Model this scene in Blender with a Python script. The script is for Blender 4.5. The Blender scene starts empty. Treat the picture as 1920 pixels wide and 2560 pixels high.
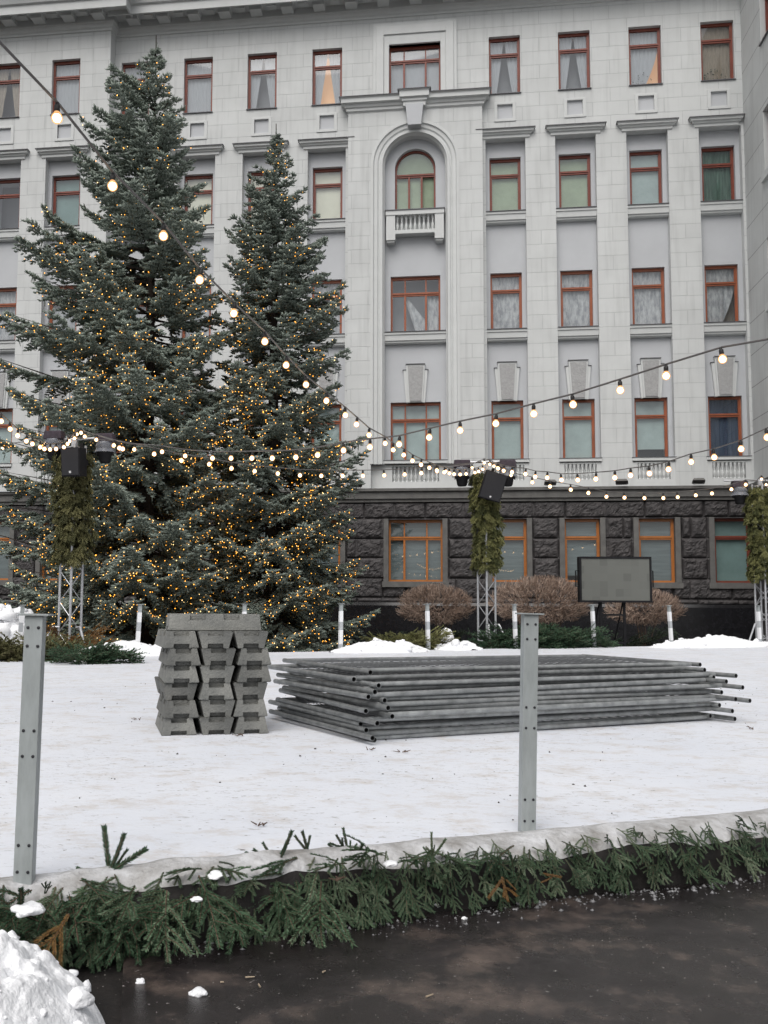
import bpy, bmesh, math, random
import numpy as np
from mathutils import Vector, Matrix, noise
R = math.radians
random.seed(7)
rng = np.random.default_rng(7)
scene = bpy.context.scene
col = scene.collection

# ------------------------------------------------------------------ camera, sky, sun, exposure
FPX, PITCH, YAW, ROLL, CX, CY = 2466.31, 0.082989, -0.137512, 0.0067026, 784.21, 1300.85
CAMZ = 1.0
_f = Vector((math.sin(YAW) * math.cos(PITCH), math.cos(YAW) * math.cos(PITCH), math.sin(PITCH)))
_r0 = Vector((math.cos(YAW), -math.sin(YAW), 0)); _u0 = _r0.cross(_f)
_r = _r0 * math.cos(ROLL) + _u0 * math.sin(ROLL); _u = _u0 * math.cos(ROLL) - _r0 * math.sin(ROLL)
cam = bpy.data.cameras.new('camera'); camo = bpy.data.objects.new('camera', cam); col.objects.link(camo)
camo.matrix_world = Matrix(((_r.x, _u.x, -_f.x, 0), (_r.y, _u.y, -_f.y, 0), (_r.z, _u.z, -_f.z, CAMZ), (0, 0, 0, 1)))
cam.sensor_fit = 'HORIZONTAL'; cam.sensor_width = 36; cam.lens = FPX / 1920 * 36
cam.shift_x = (960 - CX) / 1920; cam.shift_y = (CY - 1280) / 1920
cam.clip_start = .05; cam.clip_end = 2000
scene.camera = camo

SUN_EL, SUN_AZ = 54, 190
world = bpy.data.worlds.new('World'); scene.world = world; world.use_nodes = True
nt = world.node_tree; nt.nodes.clear()
sky = nt.nodes.new('ShaderNodeTexSky'); sky.sky_type = 'NISHITA'; sky.sun_disc = False
sky.sun_elevation = R(SUN_EL); sky.sun_rotation = R(SUN_AZ); sky.dust_density = 4
hs = nt.nodes.new('ShaderNodeHueSaturation'); hs.inputs['Saturation'].default_value = .2
bg = nt.nodes.new('ShaderNodeBackground'); bg.inputs[1].default_value = .10
wo = nt.nodes.new('ShaderNodeOutputWorld')
nt.links.new(sky.outputs[0], hs.inputs['Color']); nt.links.new(hs.outputs[0], bg.inputs[0]); nt.links.new(bg.outputs[0], wo.inputs[0])
sun = bpy.data.lights.new('sun', 'SUN'); sun.energy = 1.25; sun.angle = R(50); sun.color = (1, .95, .9)
suno = bpy.data.objects.new('sun', sun); col.objects.link(suno)
az = R(SUN_AZ)
sd = Vector((math.sin(az) * math.cos(R(SUN_EL)), math.cos(az) * math.cos(R(SUN_EL)), math.sin(R(SUN_EL))))
suno.rotation_euler = sd.to_track_quat('Z', 'Y').to_euler()
vs = scene.view_settings; vs.view_transform = 'Standard'; vs.look = 'None'; vs.exposure = 0.38; vs.gamma = 1

# ------------------------------------------------------------------ helpers
K = 1920 / 1659
def ray(x, y):
    x *= K; y *= K
    return _f + _r * ((x - CX) / FPX) - _u * ((y - CY) / FPX)
def onY(x, y, Y):
    d = ray(x, y); return d * (Y / d.y) + Vector((0, 0, CAMZ))
def onZ(x, y, z):
    d = ray(x, y); return d * ((z - CAMZ) / d.z) + Vector((0, 0, CAMZ))
def onPlane(x, y, A, B):
    n = Vector((-(B[1] - A[1]), B[0] - A[0], 0)); d = ray(x, y)
    return d * ((n.x * A[0] + n.y * A[1]) / n.dot(d)) + Vector((0, 0, CAMZ))

class MB:
    def __init__(s): s.v = []; s.f = []; s.m = []
    def add(s, vs, fs, mi=0):
        o = len(s.v); s.v += [tuple(p) for p in vs]
        for f in fs: s.f.append(tuple(i + o for i in f)); s.m.append(mi)
    def box(s, x0, x1, y0, y1, z0, z1, mi=0, M=None):
        p = [(x0, y0, z0), (x1, y0, z0), (x1, y1, z0), (x0, y1, z0), (x0, y0, z1), (x1, y0, z1), (x1, y1, z1), (x0, y1, z1)]
        if M is not None: p = [M @ Vector(q) for q in p]
        s.add(p, [(0, 3, 2, 1), (4, 5, 6, 7), (0, 1, 5, 4), (1, 2, 6, 5), (2, 3, 7, 6), (3, 0, 4, 7)], mi)
    def frustum(s, b, t, mi=0, M=None):      # b,t: (x0,x1,y0,y1,z)
        p = [(b[0], b[2], b[4]), (b[1], b[2], b[4]), (b[1], b[3], b[4]), (b[0], b[3], b[4]),
             (t[0], t[2], t[4]), (t[1], t[2], t[4]), (t[1], t[3], t[4]), (t[0], t[3], t[4])]
        if M is not None: p = [M @ Vector(q) for q in p]
        s.add(p, [(0, 3, 2, 1), (4, 5, 6, 7), (0, 1, 5, 4), (1, 2, 6, 5), (2, 3, 7, 6), (3, 0, 4, 7)], mi)
    def tube(s, pts, r, n=8, mi=0, caps=True):
        pts = [Vector(p) for p in pts]; rs = r if isinstance(r, (list, tuple)) else [r] * len(pts)
        rings = []; a = None
        for i, p in enumerate(pts):
            t = (pts[min(i + 1, len(pts) - 1)] - pts[max(i - 1, 0)]).normalized()
            if a is None:
                a = t.orthogonal().normalized()
            a = (a - t * a.dot(t)).normalized(); b = t.cross(a)
            rings.append([p + (a * math.cos(2 * math.pi * k / n) + b * math.sin(2 * math.pi * k / n)) * rs[i] for k in range(n)])
        vs = [q for ring in rings for q in ring]; fs = []
        for i in range(len(pts) - 1):
            for k in range(n):
                fs.append((i * n + k, i * n + (k + 1) % n, (i + 1) * n + (k + 1) % n, (i + 1) * n + k))
        if caps:
            fs.append(tuple(range(n - 1, -1, -1))); fs.append(tuple((len(pts) - 1) * n + k for k in range(n)))
        s.add(vs, fs, mi)
    def pipe(s, p, q, r, ri, n=12, mi=0, mi2=1, depth=.12):   # open ended pipe with a dark bore at both ends
        p = Vector(p); q = Vector(q); t = (q - p).normalized(); a = t.orthogonal().normalized(); b = t.cross(a)
        c = [a * math.cos(2 * math.pi * k / n) + b * math.sin(2 * math.pi * k / n) for k in range(n)]
        vs = [p + x * r for x in c] + [q + x * r for x in c] + [p + x * ri for x in c] + [q + x * ri for x in c] + \
             [p + t * depth + x * ri for x in c] + [q - t * depth + x * ri for x in c]
        fs = []; fd = []
        for k in range(n):
            j = (k + 1) % n
            fs += [(k, j, n + j, n + k), (2 * n + k, 2 * n + j, j, k), (n + k, n + j, 3 * n + j, 3 * n + k)]
            fd += [(4 * n + k, 4 * n + j, 2 * n + j, 2 * n + k), (3 * n + k, 3 * n + j, 5 * n + j, 5 * n + k)]
        fd += [tuple(4 * n + k for k in range(n)), tuple(5 * n + k for k in range(n - 1, -1, -1))]
        o = len(s.v); s.v += [tuple(x) for x in vs]
        for f in fs: s.f.append(tuple(i + o for i in f)); s.m.append(mi)
        for f in fd: s.f.append(tuple(i + o for i in f)); s.m.append(mi2)
    def lathe(s, prof, n=10, mi=0, M=None, caps=True):        # prof: [(r,z)]
        vs = []
        for r, z in prof:
            for k in range(n):
                p = Vector((r * math.cos(2 * math.pi * k / n), r * math.sin(2 * math.pi * k / n), z)); vs.append(M @ p if M is not None else p)
        fs = []
        for i in range(len(prof) - 1):
            for k in range(n):
                fs.append((i * n + k, i * n + (k + 1) % n, (i + 1) * n + (k + 1) % n, (i + 1) * n + k))
        if caps: fs.append(tuple(range(n - 1, -1, -1))); fs.append(tuple((len(prof) - 1) * n + k for k in range(n)))
        s.add(vs, fs, mi)
    def extrude_x(s, prof, x0, x1, mi=0, ends=True):          # prof: closed polygon [(y,z)] swept along x
        n = len(prof); vs = [(x0, y, z) for y, z in prof] + [(x1, y, z) for y, z in prof]
        fs = [(k, (k + 1) % n, n + (k + 1) % n, n + k) for k in range(n)]
        if ends: fs += [tuple(range(n - 1, -1, -1)), tuple(range(n, 2 * n))]
        s.add(vs, fs, mi)
    def mesh(s, name, smooth=None):
        me = bpy.data.meshes.new(name); me.from_pydata(s.v, [], s.f)
        me.polygons.foreach_set('material_index', s.m); me.update()
        if smooth is not None:
            me.polygons.foreach_set('use_smooth', [True] * len(me.polygons)); me.set_sharp_from_angle(angle=R(smooth))
        return me
def link(name, me, mats=None, parent=None):
    if mats is not None:
        for m in (mats if isinstance(mats, (list, tuple)) else [mats]): me.materials.append(m)
    o = bpy.data.objects.new(name, me); col.objects.link(o)
    if parent: o.parent = parent
    return o
def obj(name, mb, mats, parent=None, smooth=None, bevel=0, fixn=False):
    me = mb.mesh(name, smooth)
    if bevel or fixn:
        bm = bmesh.new(); bm.from_mesh(me)
        if bevel:
            bmesh.ops.remove_doubles(bm, verts=bm.verts, dist=1e-5)
            es = [e for e in bm.edges if len(e.link_faces) == 2 and e.calc_face_angle(0) > .5]
            bmesh.ops.bevel(bm, geom=es, offset=bevel, segments=2, affect='EDGES', profile=.6, clamp_overlap=True)
        bmesh.ops.recalc_face_normals(bm, faces=bm.faces)
        bm.to_mesh(me); bm.free()
    return link(name, me, mats, parent)
def tag(o, label=None, cat=None, group=None, kind=None):
    if label: o['label'] = label
    if cat: o['category'] = cat
    if group: o['group'] = group
    if kind: o['kind'] = kind
    return o
def empty(name, loc=(0, 0, 0), rz=0):
    o = bpy.data.objects.new(name, None); o.empty_display_size = .2; o.location = loc; o.rotation_euler.z = rz; col.objects.link(o); return o
def copy_tree(o, parent=None):
    c = o.copy(); col.objects.link(c)
    if parent: c.parent = parent
    for ch in list(o.children): copy_tree(ch, c)
    return c
def tris(name, V, F, mats, parent=None, tint=None):           # big triangle soup from numpy arrays
    me = bpy.data.meshes.new(name)
    V = np.ascontiguousarray(V, dtype=np.float32); F = np.ascontiguousarray(F, dtype=np.int32)
    me.vertices.add(len(V)); me.vertices.foreach_set('co', V.ravel())
    me.loops.add(F.size); me.loops.foreach_set('vertex_index', F.ravel())
    me.polygons.add(len(F)); me.polygons.foreach_set('loop_start', np.arange(0, F.size, 3, dtype=np.int32))
    try: me.polygons.foreach_set('loop_total', np.full(len(F), 3, dtype=np.int32))
    except Exception: pass
    me.update(calc_edges=True)
    if tint is not None:
        a = me.attributes.new('tint', 'FLOAT', 'POINT'); a.data.foreach_set('value', np.ascontiguousarray(tint, dtype=np.float32))
    return link(name, me, mats, parent)

# ------------------------------------------------------------------ materials
def mat(name, rgb, rough=.6, metal=0, spec=.5, noise_amt=0, noise_scale=4, bump=0, bump_scale=30, rgb2=None, coord='Object', detail=5, emit=None, estr=0, stretch=None, rand=0):
    m = bpy.data.materials.new(name); m.use_nodes = True; n = m.node_tree; b = n.nodes['Principled BSDF']
    b.inputs['Base Color'].default_value = (*rgb, 1); b.inputs['Roughness'].default_value = rough; b.inputs['Metallic'].default_value = metal
    b.inputs['Specular IOR Level'].default_value = spec
    L = n.links.new
    tc = n.nodes.new('ShaderNodeTexCoord'); src = tc.outputs[coord]
    if stretch:
        mp = n.nodes.new('ShaderNodeMapping'); mp.inputs['Scale'].default_value = stretch; L(src, mp.inputs[0]); src = mp.outputs[0]
    cs = None
    if noise_amt or rgb2:
        t = n.nodes.new('ShaderNodeTexNoise'); t.inputs['Scale'].default_value = noise_scale; t.inputs['Detail'].default_value = detail; t.inputs['Roughness'].default_value = .65
        L(src, t.inputs['Vector'])
        rp = n.nodes.new('ShaderNodeValToRGB'); rp.color_ramp.elements[0].position = .35; rp.color_ramp.elements[1].position = .65
        c2 = rgb2 or tuple(max(0, c * (1 + noise_amt)) for c in rgb); c1 = rgb if rgb2 else tuple(c * (1 - noise_amt) for c in rgb)
        rp.color_ramp.elements[0].color = (*c1, 1); rp.color_ramp.elements[1].color = (*c2, 1)
        L(t.outputs['Fac'], rp.inputs[0]); cs = rp.outputs[0]
    if rand:
        oi = n.nodes.new('ShaderNodeObjectInfo'); mr = n.nodes.new('ShaderNodeMapRange'); mr.inputs['To Min'].default_value = 1 - rand; mr.inputs['To Max'].default_value = 1 + rand
        L(oi.outputs['Random'], mr.inputs['Value'])
        mx = n.nodes.new('ShaderNodeVectorMath'); mx.operation = 'SCALE'
        if cs is None:
            rg = n.nodes.new('ShaderNodeRGB'); rg.outputs[0].default_value = (*rgb, 1); cs = rg.outputs[0]
        L(cs, mx.inputs[0]); L(mr.outputs[0], mx.inputs['Scale']); cs = mx.outputs[0]
    if cs is not None: L(cs, b.inputs['Base Color'])
    if bump:
        t2 = n.nodes.new('ShaderNodeTexNoise'); t2.inputs['Scale'].default_value = bump_scale; t2.inputs['Detail'].default_value = 6
        L(src, t2.inputs['Vector']); bp = n.nodes.new('ShaderNodeBump'); bp.inputs['Strength'].default_value = bump; bp.inputs['Distance'].default_value = .02
        L(t2.outputs['Fac'], bp.inputs['Height']); L(bp.outputs[0], b.inputs['Normal'])
    if emit:
        b.inputs['Emission Color'].default_value = (*emit, 1); b.inputs['Emission Strength'].default_value = estr
    return m
def brick_wall(name, rgb, joint_shade, bw, rh, x0, z0, mortar=.014, axis='x'):
    m = mat(name, rgb, .75, spec=.3); n = m.node_tree; L = n.links.new; b = n.nodes['Principled BSDF']
    tc = n.nodes.new('ShaderNodeTexCoord'); sp = n.nodes.new('ShaderNodeSeparateXYZ'); L(tc.outputs['Object'], sp.inputs[0])
    cb = n.nodes.new('ShaderNodeCombineXYZ')
    ax = n.nodes.new('ShaderNodeMath'); ax.operation = 'SUBTRACT'; ax.inputs[1].default_value = x0; L(sp.outputs['X' if axis == 'x' else 'Y'], ax.inputs[0])
    az_ = n.nodes.new('ShaderNodeMath'); az_.operation = 'SUBTRACT'; az_.inputs[1].default_value = z0; L(sp.outputs['Z'], az_.inputs[0])
    L(ax.outputs[0], cb.inputs[0]); L(az_.outputs[0], cb.inputs[1])
    br = n.nodes.new('ShaderNodeTexBrick'); L(cb.outputs[0], br.inputs['Vector'])
    br.inputs['Scale'].default_value = 1; br.inputs['Brick Width'].default_value = bw; br.inputs['Row Height'].default_value = rh
    br.inputs['Mortar Size'].default_value = mortar; br.inputs['Mortar Smooth'].default_value = .25; br.inputs['Bias'].default_value = 0
    br.inputs['Color1'].default_value = (*[c * .975 for c in rgb], 1); br.inputs['Color2'].default_value = (*[c * 1.02 for c in rgb], 1); br.inputs['Mortar'].default_value = (*joint_shade, 1)  # darker joint lines paint in the shade of the engraved grooves
    t = n.nodes.new('ShaderNodeTexNoise'); t.inputs['Scale'].default_value = .9; t.inputs['Detail'].default_value = 8; L(tc.outputs['Object'], t.inputs['Vector'])
    mr = n.nodes.new('ShaderNodeMapRange'); mr.inputs['From Min'].default_value = .3; mr.inputs['From Max'].default_value = .7; mr.inputs['To Min'].default_value = .93; mr.inputs['To Max'].default_value = 1.04
    L(t.outputs['Fac'], mr.inputs['Value'])
    mpS = n.nodes.new('ShaderNodeMapping'); mpS.inputs['Scale'].default_value = (5, 5, .35); L(tc.outputs['Object'], mpS.inputs[0])
    tS = n.nodes.new('ShaderNodeTexNoise'); tS.inputs['Scale'].default_value = 1; tS.inputs['Detail'].default_value = 6; L(mpS.outputs[0], tS.inputs['Vector'])
    mS = n.nodes.new('ShaderNodeMapRange'); mS.inputs['From Min'].default_value = .5; mS.inputs['From Max'].default_value = .72; mS.inputs['To Min'].default_value = 1; mS.inputs['To Max'].default_value = .88; L(tS.outputs['Fac'], mS.inputs['Value'])
    mm = n.nodes.new('ShaderNodeMath'); mm.operation = 'MULTIPLY'; L(mr.outputs[0], mm.inputs[0]); L(mS.outputs[0], mm.inputs[1]); mr = mm
    mx = n.nodes.new('ShaderNodeVectorMath'); mx.operation = 'SCALE'; L(br.outputs['Color'], mx.inputs[0]); L(mr.outputs[0], mx.inputs['Scale'])
    L(mx.outputs[0], b.inputs['Base Color'])
    bp = n.nodes.new('ShaderNodeBump'); bp.inputs['Strength'].default_value = .5; bp.inputs['Distance'].default_value = .02; bp.invert = True
    L(br.outputs['Fac'], bp.inputs['Height']); L(bp.outputs[0], b.inputs['Normal'])
    return m
WHITE = (.605, .62, .615)
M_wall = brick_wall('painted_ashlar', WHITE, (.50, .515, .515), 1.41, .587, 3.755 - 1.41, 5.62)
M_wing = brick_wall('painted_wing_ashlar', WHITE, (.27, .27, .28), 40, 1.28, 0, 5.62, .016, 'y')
M_trim = mat('painted_trim', WHITE, .7, spec=.3, noise_amt=.03, noise_scale=2)
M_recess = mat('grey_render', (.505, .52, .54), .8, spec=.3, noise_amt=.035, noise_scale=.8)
M_rough = mat('roughcast', (.37, .37, .37), .9, noise_amt=.1, noise_scale=10, bump=1, bump_scale=14)
M_flash = mat('dark_flashing', (.10, .10, .11), .5, noise_amt=.2)
M_room = mat('dim_room', (.10, .105, .12), .9)
M_granite = mat('dark_rough_granite', (.026, .024, .025), .7, rgb2=(.080, .073, .074), noise_scale=3.5, bump=.8, bump_scale=16, detail=8)
M_joint = mat('granite_mortar', (.12, .115, .115), .9)
M_gtrim = mat('grey_granite_trim', (.125, .122, .116), .7, noise_amt=.2, noise_scale=3, detail=8)
M_plinth = mat('polished_black_granite', (.012, .012, .014), .16, noise_amt=.3, noise_scale=6)
M_wood = {1: mat('red_window_wood', (.20, .045, .025), .4, noise_amt=.15, noise_scale=3), 3: mat('brown_window_wood', (.30, .085, .035), .4, noise_amt=.15, noise_scale=3),
          5: mat('honey_window_wood', (.42, .145, .03), .35, noise_amt=.15, noise_scale=3)}
def glass():
    m = bpy.data.materials.new('window_glass'); m.use_nodes = True; n = m.node_tree; n.nodes.clear(); L = n.links.new
    o = n.nodes.new('ShaderNodeOutputMaterial'); mx = n.nodes.new('ShaderNodeMixShader'); t = n.nodes.new('ShaderNodeBsdfTransparent'); g = n.nodes.new('ShaderNodeBsdfGlossy')
    t.inputs[0].default_value = (.95, .97, .96, 1); g.inputs['Roughness'].default_value = .02; g.inputs[0].default_value = (.95, .97, 1, 1)
    fr = n.nodes.new('ShaderNodeFresnel'); fr.inputs[0].default_value = 1.85
    tn = n.nodes.new('ShaderNodeTexNoise'); tn.inputs['Scale'].default_value = 1.6; tc = n.nodes.new('ShaderNodeTexCoord'); L(tc.outputs['Object'], tn.inputs['Vector'])
    bp = n.nodes.new('ShaderNodeBump'); bp.inputs['Strength'].default_value = .02; L(tn.outputs['Fac'], bp.inputs['Height']); L(bp.outputs[0], g.inputs['Normal'])
    ge = n.nodes.new('ShaderNodeNewGeometry'); iv = n.nodes.new('ShaderNodeMath'); iv.operation = 'SUBTRACT'; iv.inputs[0].default_value = 1; L(ge.outputs['Backfacing'], iv.inputs[1])
    ml = n.nodes.new('ShaderNodeMath'); ml.operation = 'MULTIPLY'; L(fr.outputs[0], ml.inputs[0]); L(iv.outputs[0], ml.inputs[1])
    L(ml.outputs[0], mx.inputs[0]); L(t.outputs[0], mx.inputs[1]); L(g.outputs[0], mx.inputs[2]); L(mx.outputs[0], o.inputs[0]); return m
M_glass = glass()
def cloth(name, rgb, amt=.08, scale=5, stretch=(9, 1, .6), estr=0, emit=None):
    return mat(name, rgb, .9, spec=.1, noise_amt=amt, noise_scale=scale, stretch=stretch, emit=emit, estr=estr)
M_sheer = cloth('sheer_curtain', (.33, .345, .375)); M_sheer2 = cloth('beige_drape', (.26, .225, .19), .2)
M_lace = mat('lace_curtain', (.20, .21, .23), .9, rgb2=(.42, .43, .45), noise_scale=3.6, stretch=(2.4, 1, .8), detail=3)
M_bgreen = cloth('pale_green_blind', (.28, .34, .25), .1, 1.5, (1, 1, 1)); M_baqua = cloth('pale_aqua_blind', (.30, .37, .37), .1, 1.5, (1, 1, 1))
M_bcream = cloth('cream_blind', (.60, .60, .51), .05, 1.5, (1, 1, 1)); M_bteal = cloth('teal_blind', (.17, .25, .245), .1, 1.5, (1, 1, 1))
M_bgrey = cloth('grey_blind', (.13, .16, .17), .15, 2, (.4, 1, 6)); M_bdark = cloth('dark_green_drape', (.09, .14, .12), .3, 2); M_bnavy = cloth('navy_drape', (.05, .07, .11), .3, 3)
M_gap = mat('grey_room_wall', (.22, .23, .25), .9); M_lit = mat('glowing_room_wall', (.5, .33, .2), .9, emit=(1, .55, .28), estr=.3)  # lit room wall glows by itself; lamplight is put into its material
M_leaf = mat('houseplant_leaf', (.03, .045, .03), .6)
M_snow = mat('snow', (.86, .87, .89), .65, spec=.3, noise_amt=.03, noise_scale=6, bump=.45, bump_scale=60)
M_dsnow = mat('dirty_snow', (.25, .24, .225), .45, spec=.4, rgb2=(.56, .565, .58), noise_scale=6, bump=.8, bump_scale=30, detail=8)
M_asph = None
M_soil = mat('wet_soil', (.009, .007, .006), .8, noise_amt=.5, noise_scale=8, bump=1, bump_scale=12)
M_alu = mat('aluminium', (.46, .47, .49), .38, metal=.4, noise_amt=.08, noise_scale=5)
M_galv = mat('galvanised_steel', (.15, .157, .158), .42, metal=.35, rgb2=(.29, .30, .30), noise_scale=7, stretch=(1, 1, 1), rand=.28)
M_wire = mat('galvanised_wire', (.13, .135, .14), .5, metal=.4)
M_bore = mat('pipe_bore', (.008, .008, .009), .9)
M_post = mat('grey_painted_steel', (.38, .41, .415), .45, metal=.1, rgb2=(.29, .315, .315), noise_scale=5, stretch=(4, 4, 1), detail=10)
M_tapew = mat('white_reflective_tape', (.80, .81, .83), .5); M_tapeg = mat('grey_reflective_tape', (.42, .44, .46), .5)
M_bolt = mat('dark_bolt', (.02, .02, .025), .5)
M_rubber = mat('grey_recycled_rubber', (.125, .128, .122), .85, spec=.3, rgb2=(.205, .205, .19), noise_scale=4, bump=.5, bump_scale=60, detail=9, rand=.24)
M_black = mat('black_cabinet', (.012, .012, .014), .7, noise_amt=.2, spec=.2); M_grille = mat('speaker_grille', (.016, .016, .019), .8, noise_amt=.15, noise_scale=60)
M_badge = mat('badge', (.6, .6, .6), .4)
M_cloth = mat('black_cover_cloth', (.035, .025, .035), .8, noise_amt=.4, noise_scale=6, bump=.8, bump_scale=10)
M_cable = mat('grey_cable', (.10, .093, .09), .45)
M_socket = mat('black_socket', (.012, .011, .011), .6)
M_bulb = mat('lit_bulb', (1, .9, .75), .3, emit=(1, .72, .42), estr=13)
def glow_shell():
    m = bpy.data.materials.new('bulb_glass_halo'); m.use_nodes = True; n = m.node_tree; n.nodes.clear(); L = n.links.new
    o = n.nodes.new('ShaderNodeOutputMaterial'); mx = n.nodes.new('ShaderNodeMixShader'); t = n.nodes.new('ShaderNodeBsdfTransparent'); e = n.nodes.new('ShaderNodeEmission')
    e.inputs[0].default_value = (1, .50, .20, 1); e.inputs[1].default_value = 1.1; mx.inputs[0].default_value = .6; L(t.outputs[0], mx.inputs[1]); L(e.outputs[0], mx.inputs[2]); L(mx.outputs[0], o.inputs[0]); return m  # bulb glass emits orange itself, so the halo is painted into the shell
M_shell = glow_shell(); M_shell.cycles.emission_sampling = 'NONE'
M_fairy = mat('fairy_bulb', (1, .7, .3), .3, emit=(1, .40, .04), estr=3); M_fairy2 = mat('fairy_bulb_white', (1, .9, .7), .3, emit=(1, .66, .26), estr=2.2)
for m in (M_fairy, M_fairy2): m.cycles.emission_sampling = 'NONE'
def plastic():
    m = bpy.data.materials.new('clear_plastic_sheet'); m.use_nodes = True; n = m.node_tree; n.nodes.clear(); L = n.links.new
    o = n.nodes.new('ShaderNodeOutputMaterial'); mx = n.nodes.new('ShaderNodeMixShader'); t = n.nodes.new('ShaderNodeBsdfTransparent'); g = n.nodes.new('ShaderNodeBsdfPrincipled')
    g.inputs['Base Color'].default_value = (.25, .265, .30, 1); g.inputs['Roughness'].default_value = .2
    tn = n.nodes.new('ShaderNodeTexNoise'); tn.inputs['Scale'].default_value = 9; bp = n.nodes.new('ShaderNodeBump'); bp.inputs['Strength'].default_value = 1; L(tn.outputs['Fac'], bp.inputs['Height']); L(bp.outputs[0], g.inputs['Normal'])
    mx.inputs[0].default_value = .55; L(t.outputs[0], mx.inputs[1]); L(g.outputs[0], mx.inputs[2]); L(mx.outputs[0], o.inputs[0]); return m
M_plastic = plastic()
def foliage(name, c1, c2, c3=None, rough=.6):
    m = bpy.data.materials.new(name); m.use_nodes = True; n = m.node_tree; b = n.nodes['Principled BSDF']; L = n.links.new
    b.inputs['Roughness'].default_value = rough; b.inputs['Specular IOR Level'].default_value = .3
    a = n.nodes.new('ShaderNodeAttribute'); a.attribute_name = 'tint'
    rp = n.nodes.new('ShaderNodeValToRGB'); e = rp.color_ramp.elements; e[0].color = (*c1, 1); e[1].color = (*c2, 1)
    if c3: e[1].position = .8; x = e.new(1.0); x.color = (*c3, 1)
    L(a.outputs['Fac'], rp.inputs[0]); L(rp.outputs[0], b.inputs['Base Color']); return m
M_spruce = foliage('blue_spruce_needles', (.165, .20, .168), (.29, .335, .29))
M_spruce2 = foliage('dark_spruce_needles', (.135, .165, .138), (.245, .285, .248))
M_bark = mat('spruce_bark', (.035, .026, .02), .9, noise_amt=.4, bump=1, bump_scale=10)
M_fir = foliage('fir_needles', (.022, .055, .03), (.09, .155, .085), (.20, .25, .17))
M_firbrown = foliage('withered_needles', (.14, .07, .02), (.26, .15, .05))
M_firolive = foliage('yellowing_fir', (.065, .07, .03), (.22, .21, .095))
M_firmix = foliage('olive_green_fir', (.06, .072, .027), (.25, .25, .10))
M_twig = mat('brown_twig', (.10, .065, .045), .8, noise_amt=.4, noise_scale=4)
M_bush = foliage('bare_shrub_twigs', (.19, .13, .10), (.50, .385, .31))
M_jun = foliage('juniper', (.008, .018, .010), (.035, .06, .035))
M_screen = mat('led_tiles', (.205, .21, .18), .45, spec=.4)
def led_nodes(m):
    n = m.node_tree; L = n.links.new; b = n.nodes['Principled BSDF']
    tc = n.nodes.new('ShaderNodeTexCoord'); mp = n.nodes.new('ShaderNodeMapping'); mp.inputs['Scale'].default_value = (5, 1, 5); L(tc.outputs['Object'], mp.inputs[0])
    fl = n.nodes.new('ShaderNodeVectorMath'); fl.operation = 'FLOOR'; L(mp.outputs[0], fl.inputs[0])
    wn = n.nodes.new('ShaderNodeTexWhiteNoise'); L(fl.outputs[0], wn.inputs[0])
    pw = n.nodes.new('ShaderNodeMath'); pw.operation = 'POWER'; pw.inputs[1].default_value = 5; L(wn.outputs['Value'], pw.inputs[0])
    mr = n.nodes.new('ShaderNodeMapRange'); mr.inputs['To Min'].default_value = 1.03; mr.inputs['To Max'].default_value = .8; L(pw.outputs[0], mr.inputs['Value'])
    sc = n.nodes.new('ShaderNodeVectorMath'); sc.operation = 'SCALE'; sc.inputs[0].default_value = (.125, .13, .119); L(mr.outputs[0], sc.inputs['Scale']); L(sc.outputs[0], b.inputs['Base Color'])
led_nodes(M_screen)
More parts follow.
